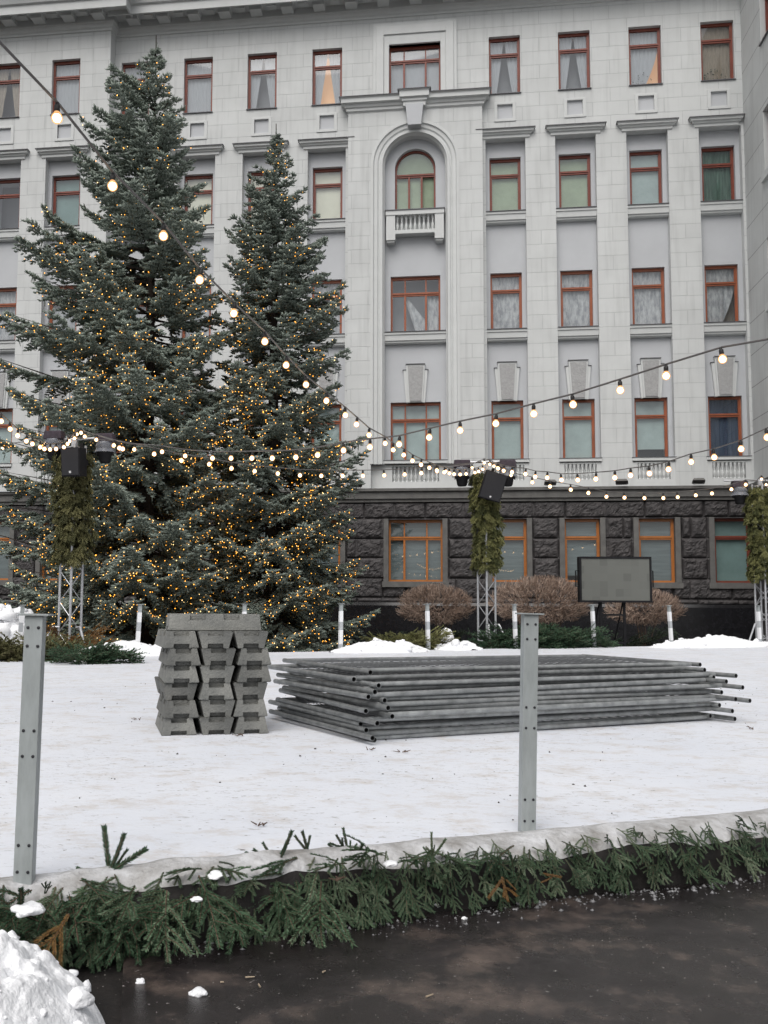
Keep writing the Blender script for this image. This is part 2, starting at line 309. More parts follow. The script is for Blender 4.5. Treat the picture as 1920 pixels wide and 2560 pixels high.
def ice_mat():
    m = bpy.data.materials.new('scuffed_snowy_ice'); m.use_nodes = True; n = m.node_tree; L = n.links.new; b = n.nodes['Principled BSDF']
    b.inputs['Roughness'].default_value = .55; b.inputs['Specular IOR Level'].default_value = .35
    tc = n.nodes.new('ShaderNodeTexCoord')
    def nz(scale, st, rot=0, det=6, rough=.6):
        mp = n.nodes.new('ShaderNodeMapping'); mp.inputs['Scale'].default_value = st; mp.inputs['Rotation'].default_value = (0, 0, rot); L(tc.outputs['Object'], mp.inputs[0])
        t = n.nodes.new('ShaderNodeTexNoise'); t.inputs['Scale'].default_value = scale; t.inputs['Detail'].default_value = det; t.inputs['Roughness'].default_value = rough; L(mp.outputs[0], t.inputs['Vector']); return t.outputs['Fac']
    def ramp(f, p0, p1, a=0, bb=1):
        r = n.nodes.new('ShaderNodeMapRange'); r.inputs['From Min'].default_value = p0; r.inputs['From Max'].default_value = p1; r.inputs['To Min'].default_value = a; r.inputs['To Max'].default_value = bb; L(f, r.inputs['Value']); return r.outputs[0]
    def mul(a, bb):
        x = n.nodes.new('ShaderNodeMath'); x.operation = 'MULTIPLY'; L(a, x.inputs[0])
        if isinstance(bb, float): x.inputs[1].default_value = bb
        else: L(bb, x.inputs[1])
        return x.outputs[0]
    def mixc(f, c1, c2):
        x = n.nodes.new('ShaderNodeMix'); x.data_type = 'RGBA'; L(f, x.inputs[0])
        for s, c in ((6, c1), (7, c2)):
            if isinstance(c, tuple): x.inputs[s].default_value = (*c, 1)
            else: L(c, x.inputs[s])
        return x.outputs[2]
    c = mixc(ramp(nz(.5, (1, 1, 1)), .3, .7), (.66, .69, .75), (.75, .77, .815))
    stain = ramp(nz(3.1, (1, 1.25, 1), R(-32), 10, .78), .50, .72)
    c = mixc(mul(stain, .8), c, (.48, .42, .35))
    scuff = mul(ramp(nz(13, (1, 1.8, 1), R(-30), 8, .8), .555, .645), ramp(nz(1.1, (1, 1, 1)), .36, .58))
    c = mixc(mul(scuff, .9), c, (.20, .19, .16))
    speck = ramp(nz(19, (1, 1.4, 1), R(-30), 3, .6), .67, .71)
    c = mixc(mul(speck, .8), c, (.10, .085, .075))
    L(c, b.inputs['Base Color'])
    bp = n.nodes.new('ShaderNodeBump'); bp.inputs['Strength'].default_value = .35; bp.inputs['Distance'].default_value = .015
    L(nz(9, (1, 2, 1), R(-32), 8, .65), bp.inputs['Height']); L(bp.outputs[0], b.inputs['Normal'])
    return m
M_ice = ice_mat()
def asphalt():
    m = bpy.data.materials.new('wet_asphalt'); m.use_nodes = True; n = m.node_tree; L = n.links.new; b = n.nodes['Principled BSDF']
    tc = n.nodes.new('ShaderNodeTexCoord')
    def nz(s, d=6, r=.6):
        t = n.nodes.new('ShaderNodeTexNoise'); t.inputs['Scale'].default_value = s; t.inputs['Detail'].default_value = d; t.inputs['Roughness'].default_value = r; L(tc.outputs['Object'], t.inputs['Vector']); return t.outputs['Fac']
    rp = n.nodes.new('ShaderNodeValToRGB'); e = rp.color_ramp.elements; e[0].position = .36; e[0].color = (.012, .010, .010, 1); e[1].position = .69; e[1].color = (.145, .112, .095, 1)
    x = e.new(.52); x.color = (.028, .024, .024, 1)
    L(nz(2.1, 10, .66), rp.inputs[0]); b.inputs['Specular IOR Level'].default_value = .5
    sp = n.nodes.new('ShaderNodeMapRange'); sp.inputs['From Min'].default_value = .66; sp.inputs['From Max'].default_value = .72; L(nz(48, 4, .7), sp.inputs['Value'])
    mx = n.nodes.new('ShaderNodeMix'); mx.data_type = 'RGBA'; mx.inputs[7].default_value = (.30, .28, .27, 1); L(sp.outputs[0], mx.inputs[0]); L(rp.outputs[0], mx.inputs[6]); L(mx.outputs[2], b.inputs['Base Color'])
    rr = n.nodes.new('ShaderNodeMapRange'); rr.inputs['From Min'].default_value = .35; rr.inputs['From Max'].default_value = .65; rr.inputs['To Min'].default_value = .07; rr.inputs['To Max'].default_value = .42; L(nz(2.6, 5, .6), rr.inputs['Value']); L(rr.outputs[0], b.inputs['Roughness'])
    bp = n.nodes.new('ShaderNodeBump'); bp.inputs['Strength'].default_value = .5; bp.inputs['Distance'].default_value = .003; L(nz(230, 3, .7), bp.inputs['Height']); L(bp.outputs[0], b.inputs['Normal'])
    return m
M_asph = asphalt()

# ------------------------------------------------------------------ ground, rink, pavement
def nz3(x, y, z=0, s=1): return noise.noise(Vector((x * s, y * s, z)))
def ground_z(y): return -.24 - .40 * min(1, max(0, (y - 8) / 12))
mb = MB(); ys = [-60, -20, -5, 0, 4, 8, 12, 16, 20, 28, 40, 60]; xs = [-80, -40, -20, -10, 0, 10, 20, 40, 80]
for j, y in enumerate(ys):
    for x in xs: mb.v.append((x, y, ground_z(y)))
for j in range(len(ys) - 1):
    for i in range(len(xs) - 1):
        a = j * len(xs) + i; mb.f.append((a, a + 1, a + 1 + len(xs), a + len(xs))); mb.m.append(0)
tag(obj('ground', mb, M_soil), kind='structure')
ED = Vector((.8765, .4814, 0)); EN = Vector((.4814, -.8765, 0))           # along / out of the near rink edge
E0 = Vector((-1.59, 3.42, 0))
N0 = E0 - ED * 9; N1 = E0 + ED * 12.5
FD = Vector((.845, .5348, 0)); F0 = Vector((-5.83, 18.07, 0)) - FD * 9.5; F1 = Vector((7.87, 26.88, 0)) + FD * 3.6
mb = MB(); P = [N0, N1, F1, F0]
mb.add([(p.x, p.y, 0) for p in P] + [(p.x, p.y, -.25) for p in P], [(0, 1, 2, 3), (0, 4, 5, 1), (1, 5, 6, 2), (2, 6, 7, 3), (3, 7, 4, 0)])
tag(obj('ice_rink', mb, M_ice), kind='structure')
# wet pavement in front: one slab, its left edge shows
mb = MB(); pa = onZ(268, 2045, -.215); pb = onZ(260, 2212, -.215); dl = (pb - pa).normalized()
q0 = pa - dl * 1.2; q1 = pb + dl * 9
mb.add([(q0.x, q0.y, -.215), (q1.x, q1.y, -.215), (q1.x + 30, q1.y, -.215), (q0.x + 30, q0.y + 14, -.215)] +
       [(q0.x, q0.y, -.25), (q1.x, q1.y, -.25), (q1.x + 30, q1.y, -.25), (q0.x + 30, q0.y + 14, -.25)], [(0, 1, 2, 3), (0, 4, 5, 1), (3, 7, 4, 0)])
tag(obj('pavement', mb, M_asph), kind='structure')

# ------------------------------------------------------------------ the building
XC = -1.37; PITCHB = 2.82
offs = [3.715 + PITCHB * k for k in range(4)]
YM, YL, YB, REC = 40.0, 39.4, 39.75, .35
XR, XP = 11.72, -14.5
XLEFT = -26
main_cols = [(XC + o, YM, 'R%d' % (k + 1)) for k, o in enumerate(offs)] + [(XC - o, YM, 'L%d' % (k + 1)) for k, o in enumerate(offs)]
left_cols = [(-16.49 - 2.75 * k, YL, 'L%d' % (k + 5)) for k in range(3)]
cols_all = main_cols + left_cols
bld = empty('office_building', (0, YM, 0))
tag(bld, 'pale grey stuccoed office building with dark granite base and red window frames', 'building')
def bobj(name, mb, mats, parent=None, **k):
    o = obj(name, mb, mats, None, **k); o.parent = parent or bld
    o.matrix_parent_inverse = Matrix.Translation((0, -YM, 0)) if (parent is None) else Matrix.Identity(4)
    return o
Z1B, Z1T, Z2B, Z2T, Z3B, Z3T, Z4B, Z4T, ZL, Z5B, Z5T = 22.09, 24.58, 17.07, 19.50, 12.13, 14.58, 6.78, 9.25, 5.62, 1.83, 4.35
HW, RW = .64, .81
rects = []                                                              # x0,x1,z0,z1,depth,mat
def paint(*r): rects.append(r)
ZTOP = 26.6
paint(XP, XR, ZL, ZTOP, YM, 0); paint(XLEFT, XP, ZL, ZTOP, YL, 0)
for x, y, n in cols_all:
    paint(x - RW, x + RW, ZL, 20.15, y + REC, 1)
    paint(x - RW, x + RW, ZL, 6.62, y + .03, 2)                          # base of the balustrade, nearly flush
    paint(x - .62, x + .62, 5.93, 6.56, y + .16, 2)
    for zb, zt, d in ((Z1B, Z1T, y), (Z2B, Z2T, y + REC), (Z3B, Z3T, y + REC), (Z4B, Z4T, y + REC)):
        paint(x - HW, x + HW, zb, zt, d + .95, 3)
    paint(x - .31, x + .31, 21.0, 21.6, y + .06, 1)
BW = 2.78; RO, RI = 1.80, 1.26; ZS = 19.22
paint(XC - BW, XC + BW, ZL, 22.0, YB, 0)
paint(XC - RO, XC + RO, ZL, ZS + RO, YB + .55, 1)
paint(XC - RO, XC + RO, ZL, 6.62, YM + .10, 2); paint(XC - .95, XC + .95, 5.93, 6.56, YM + .3, 2)
for zb, zt, h in ((Z3B, Z3T, 1.03), (Z4B, Z4T, 1.03)): paint(XC - h, XC + h, zb, zt, YB + 1.5, 3)
paint(XC - .85, XC + .85, 17.36, ZS + .85, YB + 1.5, 3)
paint(XC - 1.08, XC + 1.08, 22.3, 24.5, YM + .95, 3)
X = sorted({round(v, 4) for r in rects for v in r[:2]}); Z = sorted({round(v, 4) for r in rects for v in r[2:4]})
nx, nzn = len(X) - 1, len(Z) - 1
D = [[None] * nzn for _ in range(nx)]
for r in rects:
    i0, i1 = X.index(round(r[0], 4)), X.index(round(r[1], 4)); j0, j1 = Z.index(round(r[2], 4)), Z.index(round(r[3], 4))
    for i in range(i0, i1):
        for j in range(j0, j1): D[i][j] = (r[4], r[5])
mb = MB()
for i in range(nx):
    for j in range(nzn):
        d, m = D[i][j]; x0, x1, z0, z1 = X[i], X[i + 1], Z[j], Z[j + 1]
        mb.add([(x0, d, z0), (x1, d, z0), (x1, d, z1), (x0, d, z1)], [(0, 1, 2, 3)], m)
        if i + 1 < nx:
            d2, m2 = D[i + 1][j]
            if abs(d - d2) > 1e-4: mb.add([(x1, d, z0), (x1, d2, z0), (x1, d2, z1), (x1, d, z1)], [(0, 1, 2, 3)], {0: 2}.get(m if d < d2 else m2, m if d < d2 else m2))
        if j + 1 < nzn:
            d2, m2 = D[i][j + 1]
            if abs(d - d2) > 1e-4: mb.add([(x0, d, z1), (x1, d, z1), (x1, d2, z1), (x0, d2, z1)], [(0, 1, 2, 3)], {0: 2}.get(m if d < d2 else m2, m if d < d2 else m2))
def arch_fill(xc, zs, r, y, ztop, m, n=28):          # front face between a semicircle and the square round it
    pts = [(xc + r * math.cos(math.pi * k / n), zs + r * math.sin(math.pi * k / n)) for k in range(n + 1)]
    for (xa, za), (xb, zb) in zip(pts[:-1], pts[1:]):
        mb.add([(xa, y, za), (xb, y, zb), (xb, y, ztop), (xa, y, ztop)], [(0, 1, 2, 3)], m)
        mb.add([(xa, y, za), (xb, y, zb), (xb, y + .5, zb), (xa, y + .5, za)], [(0, 1, 2, 3)], m if m != 0 else 2)
arch_fill(XC, ZS, RO, YB, ZS + RO, 0); arch_fill(XC, ZS, .85, YB + .55, ZS + .85, 1)
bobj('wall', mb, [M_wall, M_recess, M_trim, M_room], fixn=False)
# moulding swept round the tall centre niche
mb = MB(); prof = [(1.83, -.005), (1.83, -.035), (1.72, -.035), (1.68, .03), (1.55, .04), (1.50, .10), (1.46, .10), (1.44, .04), (1.34, .04), (1.30, .16), (1.26, .20), (1.26, .56)]
path = [(1, 0, ZL + 1.0)] + [(math.cos(math.pi * k / 28), math.sin(math.pi * k / 28), ZS) for k in range(29)] + [(-1, 0, ZL + 1.0)]
vs = [(XC + r * cx, YB + y, zz + r * sx) for cx, sx, zz in path for r, y in prof]; n = len(prof)
mb.add(vs, [(i * n + k, i * n + k + 1, (i + 1) * n + k + 1, (i + 1) * n + k) for i in range(len(path) - 1) for k in range(n - 1)])
bobj('niche_moulding', mb, M_trim, smooth=35)
# mouldings of the bay cornice, keystone, top window surround
def cornice(mb, x0, x1, y, prof, mi=0, fl=None):      # prof: (projection, z); returns at both ends, flashing on top
    n = len(prof); L = [(x0 - p, y - p, z) for p, z in prof]; Rr = [(x1 + p, y - p, z) for p, z in prof]
    BL = [(x0 - p, y + .2, z) for p, z in prof]; BR = [(x1 + p, y + .2, z) for p, z in prof]
    V = L + Rr + BL + BR; F = []
    for k in range(n - 1):
        F += [(k, n + k, n + k + 1, k + 1), (2 * n + k, k, k + 1, 2 * n + k + 1), (n + k, 3 * n + k, 3 * n + k + 1, n + k + 1)]
    F += [(0, n, 3 * n, 2 * n)]
    mb.add(V, F, mi)
    mb.add([L[-1], Rr[-1], BR[-1], BL[-1]], [(0, 1, 2, 3)], mi)
    if fl is not None:
        p, z = prof[-1]; mb.box(x0 - p - .03, x1 + p + .03, y - p - .03, y + .15, z + .003, z + .03, fl)
mb = MB(); cornice(mb, XC - BW, XC + BW, YB - .003, [(.0, 21.50), (.07, 21.56), (.07, 21.66), (.13, 21.70), (.16, 21.80), (.28, 21.84), (.28, 22.02), (.33, 22.06)], 0, 1)
cornice(mb, XC - .46, XC + .46, YB - .25, [(0, 21.56), (.0, 21.72), (.06, 21.76), (.06, 21.86), (.15, 21.9), (.15, 22.14), (.2, 22.18)], 0, 1)
bobj('bay_cornice', mb, [M_trim, M_flash])
mb = MB(); mb.add([(XC - .27, YB - .3, 20.72), (XC + .27, YB - .3, 20.72), (XC + .37, YB - .3, 21.62), (XC - .37, YB - .3, 21.62), (XC - .27, YB + .3, 20.72), (XC + .27, YB + .3, 20.72), (XC + .37, YB + .3, 21.62), (XC - .37, YB + .3, 21.62)],
                  [(0, 1, 2, 3), (0, 4, 5, 1), (1, 5, 6, 2), (3, 7, 4, 0), (2, 6, 7, 3)])
bobj('arch_keystone', mb, M_recess)
mb = MB()
for h, p, t in ((1.76, .10, 25.45), (1.62, .16, 25.30), (1.30, .10, 24.92)):
    i = {1.76: 1.62, 1.62: 1.30, 1.30: 1.08}[h]; tt = {1.76: 25.30, 1.62: 24.92, 1.30: 24.5}[h]
    y0 = YM - p; mb.box(XC - h, XC - i, y0, YM + .2, 22.02, t); mb.box(XC + i, XC + h, y0, YM + .2, 22.02, t); mb.box(XC - i, XC + i, y0, YM + .2, tt, t)
bobj('window_surround', mb, M_trim, bevel=.02)
# window heads over each recess, sills, panels, keystones
for x, y, n in cols_all:
    xr = min(x + RW + .3, XR + .0); mb = MB()
    cornice(mb, x - RW - .13, min(x + RW + .13, XR - .25), y - .002, [(0, 20.13), (.05, 20.16), (.05, 20.26), (.11, 20.29), (.13, 20.34), (.2, 20.37), (.2, 20.45), (.24, 20.47)], 0, 1)
    bobj('window_head_cornice', mb, [M_trim, M_flash])
    for zb in (Z2B, Z3B):
        mb = MB(); mb.extrude_x([(y + REC + .1, zb - .002), (y + .02, zb - .002), (y + .02, zb - .10), (y + .06, zb - .13), (y + .08, zb - .34), (y + .14, zb - .36), (y + .14, zb - .42), (y + .2, zb - .46), (y + REC + .1, zb - .46)], x - RW + .003, x + RW - .003)
        mb.box(x - RW + .006, x + RW - .006, y - .02, y + REC + .1, zb, zb + .022, 1); bobj('sill', mb, [M_trim, M_flash])
    mb = MB(); mb.box(x - RW - .02, x + RW + .02, y - .05, y + REC + .1, Z4B - .12, Z4B - .003); mb.box(x - RW - .03, x + RW + .03, y - .07, y + REC, Z4B, Z4B + .02, 1); bobj('sill', mb, [M_trim, M_flash])
    mb = MB(); mb.box(x - HW - .03, x + HW + .03, y - .06, y + .2, Z1B - .03, Z1B + .0, 0); bobj('sill', mb, [M_flash])
    mb = MB(); a, b, c, d_ = .44, .31, .41, .31                           # little framed panel
    mb.box(x - a, x - b, y - .035, y + .05, 20.88, 21.70); mb.box(x + b, x + a, y - .035, y + .05, 20.88, 21.70); mb.box(x - b, x + b, y - .035, y + .05, 20.88, 20.995); mb.box(x - b, x + b, y - .035, y + .05, 21.605, 21.70)
    bobj('wall_panel', mb, M_trim, bevel=.012)
def baluster_row(mb, x0, x1, y, z0, z1, n):
    h = z1 - z0; prof = [(.045, 0), (.045, .06), (.03, .09), (.05, .2), (.062, .32), (.05, .45), (.028, .56), (.04, .6), (.028, .64), (.05, .8), (.062, .93), (.062, 1)]
    s = (x1 - x0) / n
    for k in range(n): mb.lathe([(r * min(1, s / .14), z * h) for r, z in prof], 8, 0, Matrix.Translation((x0 + s * (k + .5), y, z0)), caps=False)
for x, y, h, nb in [(x, y + .09, .62, 8) for x, y, n in cols_all] + [(XC, YM + .2, .95, 11)]:
    mb = MB(); baluster_row(mb, x - h, x + h, y, 5.93, 6.56, nb); bobj('balustrade', mb, M_trim, smooth=40)
for x, y in [(x, y) for x, y, n in cols_all] + [(XC, YB + .2)]:
    mb = MB(); yf = y + REC
    def trap(wt, wb, zt, zb, d, mi, z_in=0): mb.add([(x - wb, yf - d, zb), (x + wb, yf - d, zb), (x + wt, yf - d, zt), (x - wt, yf - d, zt), (x - wb, yf + .1, zb), (x + wb, yf + .1, zb), (x + wt, yf + .1, zt), (x - wt, yf + .1, zt)], [(0, 1, 2, 3), (0, 4, 5, 1), (1, 5, 6, 2), (3, 7, 4, 0), (2, 6, 7, 3)], mi)
    trap(.50, .385, 10.58, 9.22, .10, 0); trap(.385, .29, 10.80, 9.22, .15, 0); trap(.315, .235, 10.72, 9.27, .19, 1)
    mb.box(x - .40, x + .40, yf - .2, yf, 10.803, 10.825, 2); mb.box(x - .53, x - .39, yf - .13, yf, 10.583, 10.6, 2); mb.box(x + .39, x + .53, yf - .13, yf, 10.583, 10.6, 2)
    bobj('keystone', mb, [M_trim, M_rough, M_flash])
# sills of the centre niche
for zb in (Z3B,):
    mb = MB(); y = YB + .2; mb.extrude_x([(y + REC + .1, zb - .002), (y + .02, zb - .002), (y + .02, zb - .10), (y + .06, zb - .13), (y + .08, zb - .34), (y + .14, zb - .36), (y + .14, zb - .42), (y + .2, zb - .46), (y + REC + .1, zb - .46)], XC - RI + .003, XC + RI - .003)
    mb.box(XC - RI + .006, XC + RI - .006, y - .02, y + REC + .1, zb, zb + .022, 1); bobj('sill', mb, [M_trim, M_flash])
mb = MB(); mb.box(XC - 1.42, XC + 1.42, YB + .16, YB + .65, Z4B - .12, Z4B - .003); mb.box(XC - 1.43, XC + 1.43, YB + .14, YB + .6, Z4B, Z4B + .02, 1); bobj('sill', mb, [M_trim, M_flash])
# small balcony front under the arched window
bal = MB(); yb = YB + .12
bal.box(XC - 1.19, XC - .82, yb, yb + .5, 16.26, 17.06); bal.box(XC + .82, XC + 1.19, yb, yb + .5, 16.26, 17.06)
bal.box(XC - .82, XC + .82, yb, yb + .5, 16.26, 16.42); bal.box(XC - 1.21, XC + 1.21, yb - .03, yb + .5, 17.06, 17.24); bal.box(XC - .82, XC + .82, yb + .4, yb + .45, 16.42, 17.06)
bal.box(XC - 1.24, XC + 1.24, yb - .06, yb + .5, 17.243, 17.28, 1)
balo = bobj('balcony', bal, [M_trim, M_flash])
def sub(name, mb, mats, parent, **k):
    o = obj(name, mb, mats, parent, **k); o.matrix_parent_inverse = parent.matrix_parent_inverse.copy() if False else Matrix.Identity(4); return o
mb = MB(); baluster_row(mb, XC - .82, XC + .82, yb + .16, 16.42, 17.06, 9); sub('balustrade', mb, M_trim, balo, smooth=40)
for s in (-1, 1):
    mb = MB(); mb.box(XC + s * 1.0 - .19, XC + s * 1.0 + .19, yb - .01, yb + .5, 16.0, 16.257); mb.box(XC + s * 1.0 - .15, XC + s * 1.0 + .15, yb + .05, yb + .5, 15.92, 15.998); sub('bracket', mb, M_trim, balo)
# roof cornice with modillions
mb = MB()
def roofc(x0, x1, y, ret, dz=0):
    prof = [(0, 25.72), (.05, 25.74), (.05, 25.82), (.12, 25.88), (.14, 26.0), (.2, 26.06), (.2, 26.36), (.95, 26.36), (.95, 26.16), (1.02, 26.16), (1.02, 26.52), (1.12, 26.56), (1.2, 26.75), (1.42, 26.98), (1.42, 27.15)]
    prof = [(p, z + dz) for p, z in prof]; n = len(prof); A = [(x0, y - p, z) for p, z in prof]; B = [(x1 + (p if ret else 0), y - p, z) for p, z in prof]; C = [(x1 + (p if ret else 0), y + 1, z) for p, z in prof]
    mb.add(A + B + C, [(k, n + k, n + k + 1, k + 1) for k in range(n - 1)] + ([(n + k, 2 * n + k, 2 * n + k + 1, n + k + 1) for k in range(n - 1)] if ret else []), 0)
    mb.box(x0, x1, y - 1.4, y + 1, 27.153, 27.2, 1)
roofc(XLEFT, XP, YL - .002, True, .005); roofc(XP, XR + 2, YM - .002, False)
x = XP - .42
while x > XLEFT: mb.box(x - .25, x + .25, YL - .72, YL - .19, 26.13, 26.355); mb.box(x - .28, x + .28, YL - .75, YL - .19, 26.28, 26.357); x -= 1.36
x = XP + .95
while x < XR: mb.box(x - .25, x + .25, YM - .72, YM - .19, 26.13, 26.355); mb.box(x - .28, x + .28, YM - .75, YM - .19, 26.28, 26.357); x += 1.36
x = XP - 1.1
while x > XLEFT: mb.box(x - .2, x + .2, YL - .62, YL - .3, 26.30, 26.358); x -= 1.36
x = XP + 1.63
while x < XR: mb.box(x - .2, x + .2, YM - .62, YM - .3, 26.30, 26.358); x += 1.36
bobj('roof_cornice', mb, [M_trim, M_flash])

# windows
def sheet(mb, xl, xr, zb, zt, y, amp=.02, per=.16, n=26, mi=0):     # wavy cloth; xl, xr are functions of t (0 top .. 1 bottom)
    m = 10; vs = []
    for j in range(m + 1):
        t = j / m; a, b = xl(t), xr(t)
        for i in range(n + 1):
            u = i / n; xx = a + (b - a) * u; vs.append((xx, y + amp * math.sin(u * (b - a) / per * 6.28 + .6 * math.sin(3 * t)), zt + (zb - zt) * t))
    mb.add(vs, [(j * (n + 1) + i, j * (n + 1) + i + 1, (j + 1) * (n + 1) + i + 1, (j + 1) * (n + 1) + i) for j in range(m) for i in range(n)], mi)
def window(x, h, zb, zt, y, wood, style, tri=False, arch=False, rot=None):
    """frame (part) > pane, curtain or blind, back wall. y is the frame's front"""
    W = M_wood[wood]; fw = .075; zt_ = zt; ztr = zb + (zt - zb) * (.70 if not arch else .6)
    mb = MB(); T = .09
    if not arch:
        mb.box(x - h, x - h + fw, y, y + T, zb, zt); mb.box(x + h - fw, x + h, y, y + T, zb, zt)
        mb.box(x - h + fw, x + h - fw, y, y + T, zt - fw - .04, zt); mb.box(x - h + fw, x + h - fw, y, y + T, zb, zb + fw)
    else:
        mb.box(x - h, x - h + fw, y, y + T, zb, ZS); mb.box(x + h - fw, x + h, y, y + T, zb, ZS); mb.box(x - h + fw, x + h - fw, y, y + T, zb, zb + fw)
        n = 24; ps = [(math.cos(math.pi * k / n), math.sin(math.pi * k / n)) for k in range(n + 1)]
        for (c0, s0), (c1, s1) in zip(ps[:-1], ps[1:]):
            ri, ro = h - fw - .01, h + .02
            q = [(x + r_ * c, yy, ZS + r_ * s) for yy in (y, y + T) for r_, c, s in ((ri, c0, s0), (ro, c0, s0), (ro, c1, s1), (ri, c1, s1))]
            mb.add(q, [(0, 1, 2, 3), (0, 3, 7, 4), (1, 5, 6, 2)])
        ztr = 18.98
    mb.box(x - h + fw, x + h - fw, y - .02, y + T, ztr - .005, ztr + .065); mb.box(x - h + fw, x + h - fw, y + .01, y + T, ztr - .075, ztr - .012)
    if tri or arch:
        k = h * (.42 if not arch else .31)
        for s in (-1, 1):
            mb.box(x + s * k - .04, x + s * k + .04, y - .005, y + T, zb + fw, ztr - .077)
            if tri: mb.box(x + s * k - .025, x + s * k + .025, y, y + T, ztr + .066, zt - fw - .042)
    else:                                                    # inner sash rails
        g = .035
        mb.box(x - h + fw, x - h + fw + g, y + .02, y + T - .01, zb + fw, ztr - .077); mb.box(x + h - fw - g, x + h - fw, y + .02, y + T - .01, zb + fw, ztr - .077)
        mb.box(x + h - fw - g, x + h - fw, y + .02, y + T - .01, ztr + .066, zt - fw - .042)
    w = obj('window', mb, W, None)
    pm = MB(); yg = y + .05
    if arch:
        n = 24; pm.add([(x + (h - .02) * math.cos(math.pi * k / n), yg, ZS + (h - .02) * math.sin(math.pi * k / n)) for k in range(n + 1)] + [(x - h + .02, yg, zb + .02), (x + h - .02, yg, zb + .02)], [tuple(range(n + 3))])
        if style.get('open'):
            pm = MB(); k = h * .31
            pm.add([(x + (h - .02) * math.cos(math.pi * j / n), yg, ZS + (h - .02) * math.sin(math.pi * j / n)) for j in range(n + 1)] + [(x - h + .02, yg, ztr), (x + h - .02, yg, ztr)], [tuple(range(n + 3))])
            pm.add([(x - h + .02, yg, zb + .02), (x + k, yg, zb + .02), (x + k, yg, ztr), (x - h + .02, yg, ztr)], [(0, 1, 2, 3)])
    else: pm.add([(x - h + .02, yg, zb + .02), (x + h - .02, yg, zb + .02), (x + h - .02, yg, zt - .02), (x - h + .02, yg, zt - .02)], [(0, 1, 2, 3)])
    pane = obj('pane', pm, M_glass, w)
    yc = y + .15; a, b = x - h, x + h
    if 'back' in style:
        bm_ = MB(); bm_.add([(a - .2, y + .62, zb - .1), (b + .2, y + .62, zb - .1), (b + .2, y + .62, zt + .1), (a - .2, y + .62, zt + .1)], [(0, 1, 2, 3)]); obj('room_wall', bm_, style['back'], w)
    if 'blind' in style:
        zc = zb + style.get('gap', 0); bm_ = MB(); bm_.box(a - .02, b + .02, yc, yc + .01, zc, (zt if not arch else zt + .9) + .03); bm_.box(a - .02, b + .02, yc - .015, yc + .02, zc - .03, zc - .002); obj('blind', bm_, style['blind'], w)
    if 'drape' in style:
        kind, mt = style['drape']; cm = MB(); mid = x
        if kind == 'full': sheet(cm, lambda t: a, lambda t: b, zb, zt, yc)
        if kind == 'aframe':
            g = style.get('g', .33)
            sheet(cm, lambda t: a, lambda t: mid - .02 - g * t * t ** .2, zb, zt, yc, n=14); sheet(cm, lambda t: mid + .02 + g * t * t ** .2, lambda t: b, zb, zt, yc, n=14)
        if kind == 'left': sheet(cm, lambda t: a, lambda t: b - .05 - .9 * h * max(0, t - .25) ** 1.5 * 1.6, zb, zt, yc)
        if kind == 'swag': sheet(cm, lambda t: a + .55 * h + .5 * h * t, lambda t: a + .62 * h + .85 * h * min(1, t * 1.4 + .05), zb, ztr - .1, yc, n=12); sheet(cm, lambda t: b - .5 * h, lambda t: b, zb, ztr, yc, n=10)
        o = obj('curtain', cm, mt, w, smooth=60)
    if style.get('plant'):
        pl = MB()
        for q in range(40):
            c = Vector((x + random.uniform(-.9, .5) * h, yc - .08, zb + .05 + random.random() ** 2 * .55)); s = random.uniform(.03, .07); ax = random.uniform(0, 6.28)
            pl.add([c, c + Vector((math.cos(ax) * s, -.01, math.sin(ax) * s)), c + Vector((math.cos(ax) * 1.8 * s + .02, .01, math.sin(ax) * 1.8 * s)), c + Vector((math.cos(ax + .7) * s, .01, math.sin(ax + .7) * s))], [(0, 1, 2, 3)])
        obj('plant', pl, M_leaf, w)
    w.parent = bld
    if rot is None: w.matrix_parent_inverse = Matrix.Translation((0, -YM, 0))
    else: w.matrix_parent_inverse = Matrix.Translation((0, -YM, 0)) @ rot
    return w
sheer = dict(drape=('full', M_sheer), back=M_gap); af = dict(drape=('aframe', M_sheer), back=M_gap); afl = dict(drape=('aframe', M_sheer), back=M_lit)
lace = dict(drape=('full', M_lace)); dk = dict(drape=('aframe', M_sheer2))
row1 = {'R1': af, 'R2': af, 'R3': dict(drape=('left', M_sheer), back=M_lit, plant=True), 'R4': dict(drape=('full', M_sheer2), plant=True), 'L1': afl, 'L2': af, 'L3': sheer, 'L4': sheer, 'L5': sheer, 'L6': dk, 'L7': dk}
row2 = {'R1': dict(blind=M_bgreen), 'R2': dict(blind=M_bgreen), 'R3': dict(blind=M_baqua), 'R4': dict(drape=('full', M_bdark)), 'L1': dict(blind=M_bcream), 'L2': dict(blind=M_bcream), 'L3': dict(blind=M_bcream), 'L4': dict(blind=M_bcream), 'L5': dict(blind=M_bteal), 'L6': {}, 'L7': {}}
row3 = {'R1': lace, 'R2': lace, 'R3': lace, 'R4': dict(drape=('left', M_lace), back=M_sheer2), 'L1': lace, 'L2': lace, 'L3': lace, 'L4': lace, 'L5': lace, 'L6': lace, 'L7': lace}
row4 = {'R1': dict(blind=M_baqua), 'R2': dict(blind=M_baqua), 'R3': dict(blind=M_baqua, gap=.45), 'R4': dict(drape=('full', M_bnavy)), 'L1': dict(blind=M_baqua)}
row5 = {'R1': dict(blind=M_bgrey), 'R2': dict(blind=M_bgrey, gap=.3), 'R3': dict(blind=M_bgrey), 'R4': dict(blind=M_bteal)}
